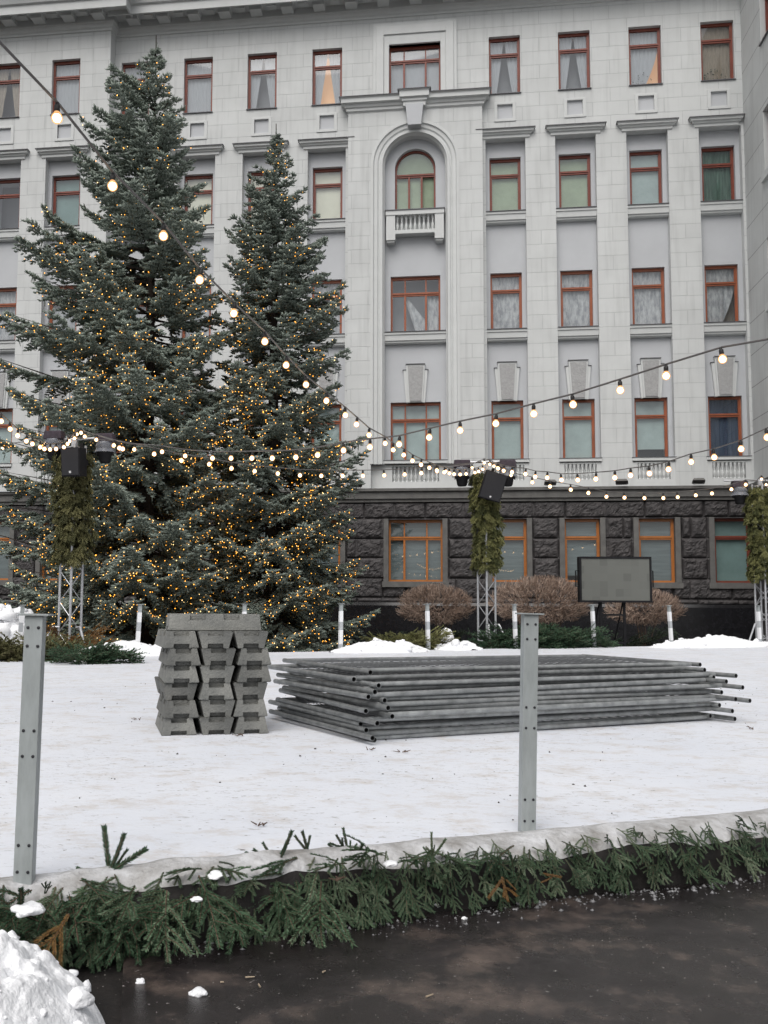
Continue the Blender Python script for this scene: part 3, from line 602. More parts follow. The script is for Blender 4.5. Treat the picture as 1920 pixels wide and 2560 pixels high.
for x, y, n in cols_all:
    window(x, HW, Z1B, Z1T, y + .18, 1, row1[n]); window(x, HW, Z2B, Z2T, y + REC + .18, 1, row2[n])
    window(x, HW, Z3B, Z3T, y + REC + .15, 3, row3[n]); window(x, HW, Z4B, Z4T, y + REC + .15, 3, row4.get(n, row4['L1']))
window(XC, 1.08, 22.3, 24.5, YM + .18, 1, sheer, tri=True)
window(XC, .85, 17.36, ZS + .85, YB + .55 + .2, 1, dict(blind=M_bgreen, open=True), arch=True)
window(XC, 1.03, Z3B, Z3T, YB + .55 + .15, 3, dict(drape=('swag', M_lace), back=M_gap), tri=True)
window(XC, 1.03, Z4B, Z4T, YB + .55 + .15, 3, dict(blind=M_baqua), tri=True)
# granite base: rock-faced courses
ZC = [1.0, 1.2, 2.0, 2.81, 3.6, 4.39, 5.06]
base_win = [(x, .68) for x, y, n in cols_all] + [(XC, 1.08)]
rg = random.Random(3); joints = {}
for j in range(len(ZC) - 1):
    js = []; x = -20 + rg.uniform(0, .6)
    while x < XR: js.append(x); x += rg.choice([.7, .95, 1.25, 1.5])
    joints[j] = js
for j in range(2, 5):
    joints[j] = [q for wx, wh in base_win for q in (wx - wh - .25, wx + wh + .25)] + [(wx + rg.uniform(1.25, 1.6)) for wx, wh in base_win if rg.random() < .35]
step = .055; gx = np.arange(-20, XR + step, step); gz = np.arange(1.0, 5.07, step)
mb = MB(); H = {}
for i, x in enumerate(gx):
    for k, z in enumerate(gz):
        j = max(q for q in range(len(ZC) - 1) if ZC[q] <= z + 1e-6) if z >= ZC[0] else 0
        dz = min(z - ZC[j], ZC[min(j + 1, len(ZC) - 1)] - z); dx = min([abs(x - q) for q in joints[j]] or [9])
        ed = min(1, max(0, min(dz, dx) - .02) / .13); big = .5 + .5 * nz3(x, z, j * 3.1, 1.6); fine = nz3(x, z, 7, 6) * .5 + nz3(x, z, 3, 14) * .3
        h = .03 + ed ** .35 * (.05 + .085 * big + .085 * fine + .03 * nz3(x, z, 11, 28)) if min(dz, dx) > .02 else 0
        mb.v.append((x, 39.86 - h, z)); H[i, k] = h
m_ = len(gz)
for i in range(len(gx) - 1):
    for k in range(len(gz) - 1):
        xm, zm = gx[i] + step / 2, gz[k] + step / 2
        if any(abs(xm - wx) < wh + .16 and 1.72 < zm < 4.37 for wx, wh in base_win): continue
        a = i * m_ + k; mb.f.append((a, a + m_, a + m_ + 1, a + 1)); mb.m.append(1 if min(H[i, k], H[i + 1, k], H[i, k + 1], H[i + 1, k + 1]) == 0 and max(H[i, k], H[i + 1, k + 1]) < .05 else 0)
bobj('stone_base', mb, [M_granite, M_joint])
mb = MB(); mb.box(-26, -20, 39.2, 40.3, -.7, ZL - .15); 
for x0, x1 in ((XLEFT, XR),): mb.box(x0, x1, 40.85, 41, -.7, 5.6)
bobj('base_core', mb, [M_granite])
for x, h in base_win:
    j = .2; y0 = 39.72; mb = MB()
    mb.box(x - h - j, x - h, y0, 40.4, 1.86, 4.39); mb.box(x + h, x + h + j, y0, 40.4, 1.86, 4.39); mb.box(x - h - j - .05, x + h + j + .05, y0 - .06, 40.4, 1.63, 1.857); mb.box(x - h, x + h, 39.95, 40.4, 4.36, 4.6)
    bobj('stone_jambs', mb, M_gtrim, bevel=.008)
mb = MB(); mb.extrude_x([(40.2, 5.06), (39.7, 5.06), (39.7, 5.17), (39.62, 5.19), (39.62, 5.45), (39.58, 5.47), (39.52, 5.49), (39.52, 5.60), (39.75, 5.625), (40.2, 5.63)], -22, XR)
for x in np.arange(-20.5, XR, 1.9): mb.box(x - .008, x + .008, 39.617, 39.7, 5.2, 5.44, 1); mb.box(x - .008, x + .008, 39.517, 39.6, 5.495, 5.59, 1)
bobj('ledge', mb, [M_gtrim, M_flash])
mb = MB(); mb.box(-22, XR, 39.62, 40.2, -.75, .9); mb.extrude_x([(40.2, .9), (39.66, .9), (39.70, 1.02), (40.2, 1.02)], -22, XR)
bobj('black_plinth', mb, M_plinth)
for x, y, n in cols_all:
    if n in row5 or True: window(x, .68, Z5B + .03, 4.36, 40.0, 1 if n == 'R4' else 5, row5.get(n, row5['R1']))
window(XC, 1.08, Z5B + .03, 4.36, 40.0, 5, dict(blind=M_bgrey), tri=True)
# wing on the right, at a right angle
RX = XR
WY0 = 31.0
wing_win = [(36.95, .66), (33.5, .66)]
mb = MB(); ysb = [WY0]; 
for c, h in sorted(wing_win): ysb += [c - h, c + h]
ysb += [41]
def wq(y0, y1, z0, z1, x, mi): mb.add([(x, y0, z0), (x, y1, z0), (x, y1, z1), (x, y0, z1)], [(0, 3, 2, 1)], mi)
zb_ = [(Z4B, Z4T), (Z3B, Z3T), (Z2B, Z2T), (Z1B, Z1T)]
for k in range(0, len(ysb) - 1, 2): wq(ysb[k], ysb[k + 1], -.7, 27.2, XR, 0)
for c, h in wing_win:
    z = -.7
    for a, b in zb_:
        wq(c - h, c + h, z, a, XR, 0); wq(c - h, c + h, a, b, XR + .95, 2)
        mb.add([(XR, c - h, a), (XR + .95, c - h, a), (XR + .95, c - h, b), (XR, c - h, b)], [(0, 1, 2, 3)], 1); mb.add([(XR, c + h, a), (XR + .95, c + h, a), (XR + .95, c + h, b), (XR, c + h, b)], [(0, 1, 2, 3)], 1)
        mb.add([(XR, c - h, b), (XR + .95, c - h, b), (XR + .95, c + h, b), (XR, c + h, b)], [(0, 1, 2, 3)], 1); mb.add([(XR, c - h, a), (XR + .95, c - h, a), (XR + .95, c + h, a), (XR, c + h, a)], [(0, 1, 2, 3)], 1)
        z = b
    wq(c - h, c + h, z, 27.2, XR, 0)
wq2 = mb.add([(XR, WY0, -.7), (XR + 12, WY0, -.7), (XR + 12, WY0, 27.2), (XR, WY0, 27.2)], [(0, 1, 2, 3)], 0)
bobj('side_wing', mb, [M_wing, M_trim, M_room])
for c, h in wing_win:
    for a, b in zb_:
        mb = MB(); mb.box(XR - .07, XR + .2, c - h - .03, c + h + .03, a - .035, a)
        if a in (Z2B, Z3B): mb.box(XR - .12, XR + .1, c - h - .1, c + h + .1, a - .32, a - .037, 1)
        bobj('sill', mb, [M_flash, M_trim])
for c, h in wing_win:
    for (a, b), wd in zip(zb_, (3, 3, 1, 1)):
        rot = Matrix.Translation((XR + .2, c, 0)) @ Matrix.Rotation(R(-90), 4, 'Z')
        window(0, h, a, b, 0, wd, sheer, rot=rot)
mb = MB(); mb.box(XR - .15, XR - .003, WY0, 39.6, -.7, 5.06); bobj('wing_base', mb, M_granite)
mb = MB(); mb.box(XR - .4, XR - .002, WY0, 39.5, 5.07, 5.6); bobj('wing_ledge', mb, M_gtrim)

# ------------------------------------------------------------------ needles and shoots (numpy triangle soups)
def frames(d):
    d = d / np.linalg.norm(d, axis=1, keepdims=True)
    h = np.where(np.abs(d[:, 2:3]) < .9, np.array([[0, 0, 1.]]), np.array([[1., 0, 0]]))
    a = np.cross(d, h); a /= np.linalg.norm(a, axis=1, keepdims=True); return d, a, np.cross(d, a)
def shoots(P, Dv, Ln, Wd, rg, needles=5, nl=.026, nw=.011):
    """stubby needle-covered shoots: three sided spindle plus needle slivers"""
    N = len(P); d, a, b = frames(Dv); ph = rg.uniform(0, 6.28, N); V = []; F = []; nv = 0
    for t, w in ((0, .55), (.45, 1.0)):
        for k in range(3):
            an = ph + k * 2.094; V.append(P + d * (Ln * t)[:, None] + (a * np.cos(an)[:, None] + b * np.sin(an)[:, None]) * (Wd * w)[:, None])
    V.append(P + d * Ln[:, None]); base = [(0, 1, 4), (0, 4, 3), (1, 2, 5), (1, 5, 4), (2, 0, 3), (2, 3, 5), (3, 4, 6), (4, 5, 6), (5, 3, 6)]; F += base; nv = 7
    for q in range(needles):
        an = ph + q * 2.4; t = .12 + .8 * (q + .5) / needles; r = a * np.cos(an)[:, None] + b * np.sin(an)[:, None]; s = np.cross(d, r)
        c = P + d * (Ln * t)[:, None] + r * (Wd * .6)[:, None]
        V += [c - s * nw, c + s * nw, c + (r * .75 + d * .75) * nl * 1.25]; F.append((nv, nv + 1, nv + 2)); nv += 3
    V = np.stack(V, 1).reshape(-1, 3); F = (np.arange(N)[:, None, None] * nv + np.array(F)[None]).reshape(-1, 3)
    return V, F, nv
def cat_soup(parts):
    Vs = []; Fs = []; o = 0
    for V, F in parts: Vs.append(V); Fs.append(F + o); o += len(V)
    return np.concatenate(Vs), np.concatenate(Fs)

def spruce(name, label, bx, by, bz, H, rad, seed, mfol, dz=.33, nb=6, lights=3000, ltop=.95):
    rg = np.random.default_rng(seed); t = empty(name, (bx, by, bz)); tag(t, label, 'tree')
    mb = MB(); mb.tube([(0, 0, -.3), (0, 0, H * .3), (0, 0, H * .7), (0, 0, H)], [.24, .18, .08, .012], 8)
    P = []; Dd = []; Ls = []; Ws = []; T = []; LP = []
    limbs = MB()
    z = .25
    while z < H - .5:
        fr = z / H; n = (nb + 1 if fr < .42 else nb) if fr < .85 else 5; a0 = rg.uniform(0, 6.28)
        for k in range(n):
            az = a0 + k * 6.283 / n + rg.uniform(-.35, .35); zz = z + rg.uniform(-.5, .5) * dz
            L = rad(zz, az) * rg.uniform(.62, 1.06) * (1.16 if rg.random() < .14 else 1)
            if L < .12: L = .12
            el = np.interp(fr, [0, .3, .6, .85, 1], [-.28, -.12, .12, .42, .72]) + rg.uniform(-.12, .12)
            hx, hy = math.cos(az), math.sin(az); ns = max(4, int(L / .125)); tt = np.linspace(0, 1, ns + 1)
            r = L * tt * math.cos(el); droop = -.10 * L * np.sin(tt * 2.6) * (1 - fr) + .16 * L * tt ** 3 * (1 if fr < .8 else .2)
            pts = np.stack([hx * r, hy * r, zz + L * tt * math.sin(el) + droop], 1)
            bend = rg.uniform(-.1, .1) * L; pts[:, 0] += -hy * bend * tt ** 2; pts[:, 1] += hx * bend * tt ** 2
            if L > .5: limbs.tube([pts[0], pts[ns // 2], pts[-1]], [.012 + .012 * L, .01 + .005 * L, .004], 4, caps=False)
            side = np.array([-hy, hx, 0.]); mat_l = rg.random(); sz = min(1, .42 + .5 * L)
            for i in range(1, ns + 1):
                if tt[i] < .22 and L > .9: continue
                c = pts[i]; ax = pts[i] - pts[i - 1]; ax /= np.linalg.norm(ax) + 1e-9
                if i == ns:
                    for q in range(3): P.append(c - ax * .03); Dd.append(ax + rg.normal(0, .25, 3)); Ls.append(rg.uniform(.15, .22) * sz); Ws.append(.036 * sz); T.append(.5 * mat_l + .5 * rg.random())
                for s in (-1, 1):
                    ll = min(.75, .16 * sz ** 2 + .38 * L * (1 - tt[i]) ** .8) * rg.uniform(.6, 1.15)
                    dl = ax * rg.uniform(.5, .9) + side * s * rg.uniform(.6, 1.) + np.array([0, 0, rg.uniform(-.35, .12)])
                    dl /= np.linalg.norm(dl); m = max(1, int(ll / .085)); dr = rg.uniform(.05, .4)
                    for j in range(m + 1):
                        u = (j + .3) / (m + .6); p = c + dl * ll * u + np.array([0, 0, -dr * ll * u * u])
                        sd = np.cross(dl, [0, 0, 1.]); tv = mat_l * .45 + .55 * rg.random()
                        for s2 in ((-1, 1) if j < m else (0,)):
                            P.append(p); Dd.append(dl * .9 + sd * s2 * .75 + np.array([0, 0, rg.uniform(-.25, .5)])); Ls.append(rg.uniform(.10, .17) * sz); Ws.append(rg.uniform(.028, .043) * sz); T.append(tv)
                        if rg.random() < .12 * (1 - fr):           # hanging twigs
                            P.append(p); Dd.append(np.array([rg.normal(0, .2), rg.normal(0, .2), -1.])); Ls.append(rg.uniform(.12, .24)); Ws.append(.016); T.append(tv * .6)
                    for _ in range(2 if L > .2 else 0): LP.append(c + dl * ll * rg.uniform(.35, 1.15) + np.array([rg.normal(0, .04), rg.normal(0, .04), rg.uniform(-.08, .05)]))
        z += dz * np.interp(fr, [0, .8, 1], [1, .95, .55])
    for q in range(5): P.append(np.array([0, 0, H - .3 - .12 * q])); Dd.append(np.array([rg.normal(0, .8), rg.normal(0, .8), 1.3])); Ls.append(.14); Ws.append(.016); T.append(.5)
    P.append(np.array([0, 0, H - .55])); Dd.append(np.array([0, 0, 1.])); Ls.append(.55); Ws.append(.022); T.append(.3)
    P = np.array(P); V, F, nv = shoots(P, np.array(Dd), np.array(Ls), np.array(Ws), rg)
    obj('trunk', mb, M_bark, t); obj('limbs', limbs, M_bark, t)
    tris('crown', V, F, mfol, t, np.repeat(np.array(T), nv))
    print(name, 'shoots', len(P), 'light spots', len(LP))
    return t, np.array(LP), rg
octV = np.array([(1, 0, 0), (-1, 0, 0), (0, 1, 0), (0, -1, 0), (0, 0, 1), (0, 0, -1)], float)
octF = np.array([(0, 2, 4), (2, 1, 4), (1, 3, 4), (3, 0, 4), (2, 0, 5), (1, 2, 5), (3, 1, 5), (0, 3, 5)])
def fairy(label, base, LP, n, rg, cat_='fairy lights'):
    # strings of lights run in drapes: cluster by a noise field so that some areas are dense and some bare
    w = np.array([.10 + max(0, .45 + noise.noise(Vector(p * .9)) * 1.3) ** 2 for p in LP]); w *= np.interp(LP[:, 2], [0, 1, 6, 9, 12, 14], [1.3, 1.9, 1.6, .6, .22, .12])
    idx = rg.choice(len(LP), size=min(n, len(LP)), replace=False, p=w / w.sum()); Q = LP[idx]
    # spread a few along short vertical runs
    V = (Q[:, None, :] + octV[None] * (rg.uniform(.010, .0165, len(Q))[:, None, None])).reshape(-1, 3)
    F = (np.arange(len(Q))[:, None, None] * 6 + octF[None]).reshape(-1, 3)
    o = tris('fairy_lights', V, F, [M_fairy, M_fairy2]); o.location = base
    mi = np.repeat((rg.random(len(Q)) < .3).astype(np.int32), 8); o.data.polygons.foreach_set('material_index', mi); tag(o, label, cat_, kind='stuff')
T1Y, T2Y = 24.6, 26.2
p1 = onY(312, 1300, T1Y); p2 = onY(586, 1300, T2Y); top1 = onY(309, 78, T1Y).z; top2 = onY(582, 268, T2Y).z; gz1 = ground_z(T1Y)
H1, H2 = top1 - gz1, top2 - gz1
def rad1(z, az):
    f = 1 - z / H1; X_ = [0, .035, .078, .13, .2, .27, .34, .38, .49, .7, 1]
    l = np.interp(f, X_, [.03, .13, .62, 1.5, 1.95, 2.5, 2.85, 3.4, 3.85, 4.4, 4.6]); r = np.interp(f, X_, [.03, .13, .55, .8, 1.3, 1.5, 1.9, 2.05, 2.35, 2.7, 2.8]); w = .5 + .5 * math.cos(az)
    return float(l * (1 - w) * .97 + r * w * .86)
def rad2(z, az):
    f = 1 - z / H2; X_ = [0, .04, .118, .19, .24, .3, .37, .47, .58, .75, 1]
    l = np.interp(f, X_, [.03, .2, .75, 1.45, 1.55, 1.5, 1.85, 2.1, 2.5, 2.7, 2.9]); r = np.interp(f, X_, [.03, .2, .72, 1.05, 1.6, 1.7, 2.0, 2.25, 2.6, 2.75, 2.95]); w = .5 + .5 * math.cos(az)
    return float(l * (1 - w) * .84 + r * w * .93)
t1, LP1, rg1 = spruce('spruce_tree', 'tallest blue-grey spruce at the left, covered in tiny amber lights', p1.x, p1.y, gz1, H1, rad1, 11, M_spruce)
fairy('dense net of tiny amber lights on the taller spruce', t1.location, LP1, 8200, rg1)
t2, LP2, rg2 = spruce('spruce_tree', 'narrower dark spruce standing to the right of the tallest one', p2.x, p2.y, gz1, H2, rad2, 23, M_spruce2, dz=.31)
fairy('amber lights draped over the narrower dark spruce', t2.location, LP2, 5600, rg2)

# ------------------------------------------------------------------ fir sprigs
def sprig_soup(seed, L=.3, nside=5, nl=.019, nw=.0015, dens=.0022, flat=.5):
    """one branch along +X, z up: twig with side shoots, two-ranked needles. returns V,F,isneedle"""
    rg = np.random.default_rng(seed); segs = []
    main = [np.array([L * t, .03 * L * math.sin(3 * t + seed), -.12 * L * t * t]) for t in np.linspace(0, 1, 7)]
    for a, b in zip(main[:-1], main[1:]): segs.append((a, b, .0028))
    for k in range(nside):
        t = .15 + .62 * (k + .5) / nside
        for s in (-1, 1):
            if rg.random() < .12: continue
            c = np.array([L * t, .03 * L * math.sin(3 * t + seed), -.12 * L * t * t]); l = L * (.62 - .38 * t) * rg.uniform(.75, 1.2); an = rg.uniform(.45, .85) * s
            d = np.array([math.cos(an), math.sin(an), rg.uniform(-.35, .45)]); m = c + d * l * .5; e = c + d * l + np.array([.1 * l, 0, -.12 * l])
            segs += [(c, m, .002), (m, e, .0016)]
    P = []; Dn = []
    for a, b, r in segs:
        d = b - a; ln = np.linalg.norm(d); d = d / ln; n = max(2, int(ln / dens)); sd = np.cross(d, [0, 0, 1.]); sd /= np.linalg.norm(sd); up = np.cross(sd, d)
        for i in range(n):
            c = a + (b - a) * ((i + rg.random()) / n)
            for s in (-1, 1, 0):
                if s == 0 and rg.random() < .35: continue
                v = d * rg.uniform(.7, 1.1) + sd * s * rg.uniform(.6, .9) + up * (rg.uniform(-.2, flat) if s else .8) ; P.append(c); Dn.append(v)
    P = np.array(P); Dn = np.array(Dn); d, a, b = frames(Dn); l = nl * rg.uniform(.7, 1.1, len(P)); tw = rg.uniform(0, 6.28, len(P)); s = (a * np.cos(tw)[:, None] + b * np.sin(tw)[:, None]) * nw
    mid = P + d * (l * .45)[:, None]; V = np.stack([P - s * .4, P + s * .4, mid + s, mid - s, P + d * l[:, None]], 1).reshape(-1, 3)
    F = (np.arange(len(P))[:, None, None] * 5 + np.array([(0, 1, 2), (0, 2, 3), (3, 2, 4)])[None]).reshape(-1, 3)
    mb = MB()
    for a_, b_, r in segs: mb.tube([a_, b_], [r * 1.3, r], 4, caps=False)
    TV = np.array(mb.v); TF = np.array([t for f in mb.f for t in ((f[0], f[1], f[2]), (f[0], f[2], f[3]))])
    return V, F, TV, TF
SPR = [sprig_soup(s, L, ns) for s, L, ns in ((1, .28, 3), (2, .24, 3), (3, .30, 4), (4, .20, 2), (5, .26, 3))]
FING = [sprig_soup(20 + q, .13, ns, .0145, .0018, .0013) for q, ns in ((0, 0), (1, 0), (2, 1), (3, 0))]
SPR_WRAP = [sprig_soup(s, L, ns, .04, .008, .010) for s, L, ns in ((9, .26, 3), (10, .3, 4), (11, .24, 3))]
SPR_FAR = [sprig_soup(s, L, ns, .03, .005, .011) for s, L, ns in ((6, .34, 5), (7, .42, 5), (8, .30, 4))]
def basis(dirv, up):
    x = Vector(dirv).normalized(); z = (Vector(up) - x * Vector(up).dot(x)).normalized(); y = z.cross(x); return np.array([x, y, z])
def build_sprigs(name, items, mats, lib, parent=None):
    """items: (pos, dir, up, scale, k, tint)"""
    pv = []; tn = []; nt_ = 0; tw = []
    for pos, d, up, sc, k, ti in items:
        V, F, TV, TF = lib[k % len(lib)]; B = basis(d, up) * sc
        pv.append((V @ B + np.array(pos), F)); tn.append(np.clip(ti + rng.normal(0, .12, len(V) // 5), 0, 1).repeat(5)); tw.append((TV @ B + np.array(pos), TF))
    V, F = cat_soup(pv); n1 = len(F); TV, TF = cat_soup(tw); tint = np.concatenate(tn + [np.zeros(len(TV))])
    o = tris(name, np.concatenate([V, TV]), np.concatenate([F, TF + len(V)]), mats, parent, tint)
    o.data.polygons.foreach_set('material_index', np.r_[np.zeros(n1, np.int32), np.ones(len(TF), np.int32)]); return o
rr = random.Random(5)
def near_frame(s, out, z): p = E0 + ED * s + EN * out; return (p.x, p.y, z)
items = []
s = -1.1
while s < 5.2:
    dep = float(np.interp(s, [.1, .5, 1.4, 2.6, 5], [.95, .68, .56, .52, .53]))
    for lay in range(4):
        if rr.random() < .08: continue
        o_ = (.13, .16, .19, .205, .215)[lay] + rr.uniform(-.03, .03); z_ = (.005, -.03, -.07, -.11, -.15)[lay] + rr.uniform(-.02, .02)
        d = ED * rr.uniform(-.9, .5) + EN * rr.uniform(.5, 1.0) + Vector((0, 0, rr.uniform(-.9, .05) - .10 * lay))
        items.append((near_frame(s + rr.uniform(-.05, .05), o_, z_), d, EN + Vector((0, 0, .6 + rr.uniform(-.3, .3))), rr.uniform(.6, 1.0) * dep, rr.randrange(5), rr.uniform(.2, 1.0)))
    s += .044
for k in range(13):
    s = rr.uniform(.15, 2.1); d = ED * rr.choice((-1, 1, -1)) * rr.uniform(.3, .9) + EN * rr.uniform(.3, .8) + Vector((0, 0, rr.uniform(-.15, .25)))
    items.append((near_frame(s, rr.uniform(.08, .2), rr.uniform(.0, .03)), d, (0, 0, 1), rr.uniform(.55, .8), rr.randrange(5), rr.uniform(.2, .8)))
for k in range(26):                                                           # long ones drooping to the left end
    s = rr.uniform(-.25, 1.2); d = EN * rr.uniform(.4, 1.) + ED * rr.uniform(-.9, .2) + Vector((0, 0, rr.uniform(-.6, 0)))
    items.append((near_frame(s, .1 + rr.uniform(0, .15), rr.uniform(-.06, .03)), d, EN * .5 + Vector((0, 0, 1)), rr.uniform(.75, 1.1), rr.randrange(5), rr.uniform(.3, .9)))
tag(build_sprigs('fir_garland', items, [M_fir, M_twig], SPR), 'long dark green fir garland hanging along the near edge of the rink', 'garland')
# sprigs that stand up or lie apart: things of their own
def lone(px, py, z, dirs, label, mats=None, sc=1., tint=.4, lib=None):
    p = onZ(px, py, z); sc = sc * 1.55 if lib is None else sc; its = [((p.x + rr.uniform(-.02, .02), p.y + rr.uniform(-.02, .02), p.z - .01), Vector(d) + Vector((rr.uniform(-.2, .2), rr.uniform(-.35, .35), rr.uniform(-.2, .1))), (rr.uniform(-.6, .6), -1, .4), sc * rr.uniform(.6, 1.15), rr.randrange(8), tint) for d in dirs]
    o = build_sprigs('fir_sprig', its, mats or [M_fir, M_twig], lib or FING); o.data.transform(Matrix.Translation(-p)); o.location = p; return tag(o, label, 'fir sprig', 'fir sprigs stuck in the snowy rink edge')
lone(232, 1890, .0, [(.5, .1, 1), (.12, .1, 1.1), (.95, .1, .75), (-.35, .1, .8), (-.9, -.2, .35), (-.6, -.5, .1), (.2, -.5, -.1), (-1, .1, .1)], 'large upright fir sprig with long fingers near the left post', sc=.82, tint=.3)
lone(590, 1868, .0, [(-1, .0, .25), (-.6, .1, .4), (-.15, .1, .6), (.2, .1, .8), (.45, 0, .7), (-.9, -.3, .05), (.3, -.5, .1)], 'flat spreading fir sprig poking out of the left part of the snow ledge', sc=.62, tint=.15)
lone(668, 1852, .0, [(-.6, .1, .5), (-.2, .1, .7), (.25, .1, .6), (.6, -.2, .1), (-.8, -.2, .1)], 'short bushy fir sprig just right of the spreading one', sc=.5, tint=.2)
lone(745, 1845, .0, [(-.75, .1, .5), (-.35, .1, .7), (0, .1, .8), (.35, .1, .6), (-.2, -.5, .1), (.5, -.4, .1)], 'dense fir sprig above the middle of the garland', sc=.52, tint=.25)
lone(925, 1850, .0, [(-.5, .1, .5), (-.2, .1, .9), (.15, .1, .8), (.4, .1, .6), (-.1, -.6, -.3), (.2, -.6, -.4)], 'frosted fir sprig left of the near right post', sc=.42, tint=.8)
lone(1102, 1872, .0, [(-.5, .1, .7), (0, .1, 1), (.28, .1, .9)], 'dark three-pronged fir sprig standing below the near right post', sc=.42, tint=.05)
lone(1165, 1874, -.01, [(-.8, 0, .6), (-.5, -.1, .4), (.5, 0, -.3)], 'slanting fir sprig right of the three-pronged one', sc=.36, tint=.6)
lone(1395, 1862, .0, [(.02, 0, 1), (.2, -.3, .1)], 'thin dark upright fir sprig in the right half of the garland', sc=.3, tint=.05)
lone(1628, 1848, .0, [(-.6, 0, .5), (-.2, 0, .8), (.1, 0, .8), (.5, 0, .3)], 'fir sprig at the far right end of the garland', sc=.42, tint=.15)
lone(85, 1925, .0, [(0, .1, 1), (.3, .1, .6)], 'tiny dark fir tip at the foot of the near left post', sc=.25, tint=.0)
lone(150, 1965, -.0, [(-.25, -.4, -.8)], 'withered orange fir branch hanging at the left end of the garland', [M_firbrown, M_twig], .8, .5, [SPR[1]])
lone(1082, 1890, -.04, [(-.3, -.6, -.55), (.1, -.6, -.5), (.3, -.6, -.3)], 'withered brown fir tip in the middle of the garland', [M_firbrown, M_twig], .42, .3)
lone(1180, 1885, -.03, [(-.7, -.5, -.2), (.7, -.5, .1)], 'small rusty fir tip right of the brown one', [M_firbrown, M_twig], .34, .2)
lone(40, 1960, -.01, [(-1, -.2, .2), (.7, -.5, .1), (-.3, -.7, -.1), (.3, -.3, .5)], 'snow-dusted fir sprig at the bottom left corner of the rink', sc=.8, tint=.2)

# ------------------------------------------------------------------ snow: ledge, heaps, lumps
mb = MB(); prof = [(-.05, .004), (-.02, .011), (.02, .014), (.06, .012), (.10, .0), (.14, -.018), (.175, -.05), (.20, -.12), (.21, -.235)]
ss = np.arange(-9, 12.4, .03)
for s in ss:
    for o_, z in prof:
        n1_ = nz3(s, o_, 1, 3.2); n2_ = nz3(s, o_, 5, 11); k = min(1, max(0, (o_ + .05) / .1)); edge = .05 * nz3(s, 0, 9, 1.7)
        wd = 1 + .22 * nz3(s, 3, 0, 1.1); hb = .035 * math.exp(-((s - .75) / .5) ** 2)
        p = E0 + ED * s + EN * (o_ * (wd if o_ > 0 else 1) + edge * k * .6); mb.v.append((p.x, p.y, z + k * (hb + .034 * n1_ + .016 * n2_) if z > -.2 else z))
m_ = len(prof)
for i in range(len(ss) - 1):
    for k in range(m_ - 1): a = i * m_ + k; mb.f.append((a, a + m_, a + m_ + 1, a + 1)); mb.m.append(1 if k >= m_ - 3 else 0)  # lower strips take the dark soil colour to darken gaps between sprigs
tag(obj('snow_ledge', mb, [M_dsnow, M_soil], smooth=60), kind='structure')
def heap(name, cx, cy, rx, ry, h, z0, label, seed, m=M_snow, n=46, lump=1, rot=0, chunks=60, csz=1.6):
    mb = MB(); c, s_ = math.cos(rot), math.sin(rot)
    for i in range(n + 1):
        for j in range(n + 1):
            u, v = -1 + 2 * i / n, -1 + 2 * j / n; r = math.sqrt(u * u + v * v) * (1 + .22 * noise.noise(Vector((u * 1.5, v * 1.5, seed))))
            f = max(0, 1 - r * r) ** .8; zz = h * f * (1 + lump * (.45 * noise.noise(Vector((u * 2.6, v * 2.6, seed + 3))) + .28 * noise.noise(Vector((u * 6, v * 6, seed))) + .14 * noise.noise(Vector((u * 14, v * 14, seed))) + .06 * noise.noise(Vector((u * 34, v * 34, seed)))))
            mb.v.append((rx * u * c - ry * v * s_, rx * u * s_ + ry * v * c, zz - .03))
    for i in range(n):
        for j in range(n): a = i * (n + 1) + j; mb.f.append((a, a + n + 1, a + n + 2, a + 1)); mb.m.append(0)
    ico = bmesh.new(); bmesh.ops.create_icosphere(ico, subdivisions=2, radius=1); iv = [v.co.copy() for v in ico.verts]; ifc = [tuple(v.index for v in f.verts) for f in ico.faces]; ico.free()
    rc_ = random.Random(seed); base_n = len(mb.v)
    for q in range(chunks):
        c = Vector(mb.v[rc_.randrange(base_n)])
        if c.z < .0: continue
        sz = (.012 + .05 * rc_.random() ** 3) * csz; off = Vector((rc_.random() * 9, rc_.random() * 9, 0)); sq = rc_.uniform(.5, 1)
        mb.add([c + Vector((v.x, v.y, v.z * sq)) * sz * (1 + .5 * noise.noise(v * 1.3 + off) + .2 * noise.noise(v * 4 + off)) for v in iv], ifc)
    o = obj(name, mb, m, smooth=85); o.location = (cx, cy, z0); return tag(o, label, 'snow heap')
def heap_at(px, py, z, *a, **k): p = onZ(px, py, z); return heap('snow_heap', p.x, p.y, *a, **k)
h = heap_at(-150, 2330, -.24, .425, .66, .34, -.25, 'lumpy white snow heap in the bottom left corner beside the fir garland', 1, n=170, lump=.4, chunks=220, csz=.36)
heap_at(-25, 1411, 0, 1.15, .8, 1.05, -.1, 'tall lumpy snow heap behind the far left post', 4, n=90, lump=.8, chunks=260, csz=3)
heap_at(300, 1415, 0, 1.9, .5, .26, -.02, 'low snow bank left of the stacked feet, at the foot of the spruce', 6, rot=.55)
heap_at(440, 1412, 0, .9, .45, .22, -.02, 'small snow bank behind the stack of feet', 7, rot=.55)
heap_at(825, 1408, 0, 1.15, .5, .25, -.02, 'white snow heap behind the panel stack, left of the middle truss', 8, rot=.55)
heap_at(990, 1403, 0, .6, .4, .2, -.02, 'small snow drift at the foot of the middle truss', 9, rot=.55)
heap_at(1545, 1397, 0, 2.1, .6, .27, -.02, 'long low snow heap at the right, by the black plinth', 10, rot=.55)
p = onZ(966, 1395, 0); lb = MB()
bm = bmesh.new(); bmesh.ops.create_icosphere(bm, subdivisions=3, radius=.17)
for v in bm.verts: v.co *= 1 + .3 * noise.noise(v.co * 7); v.co.z *= 1.15; v.co.y *= .6
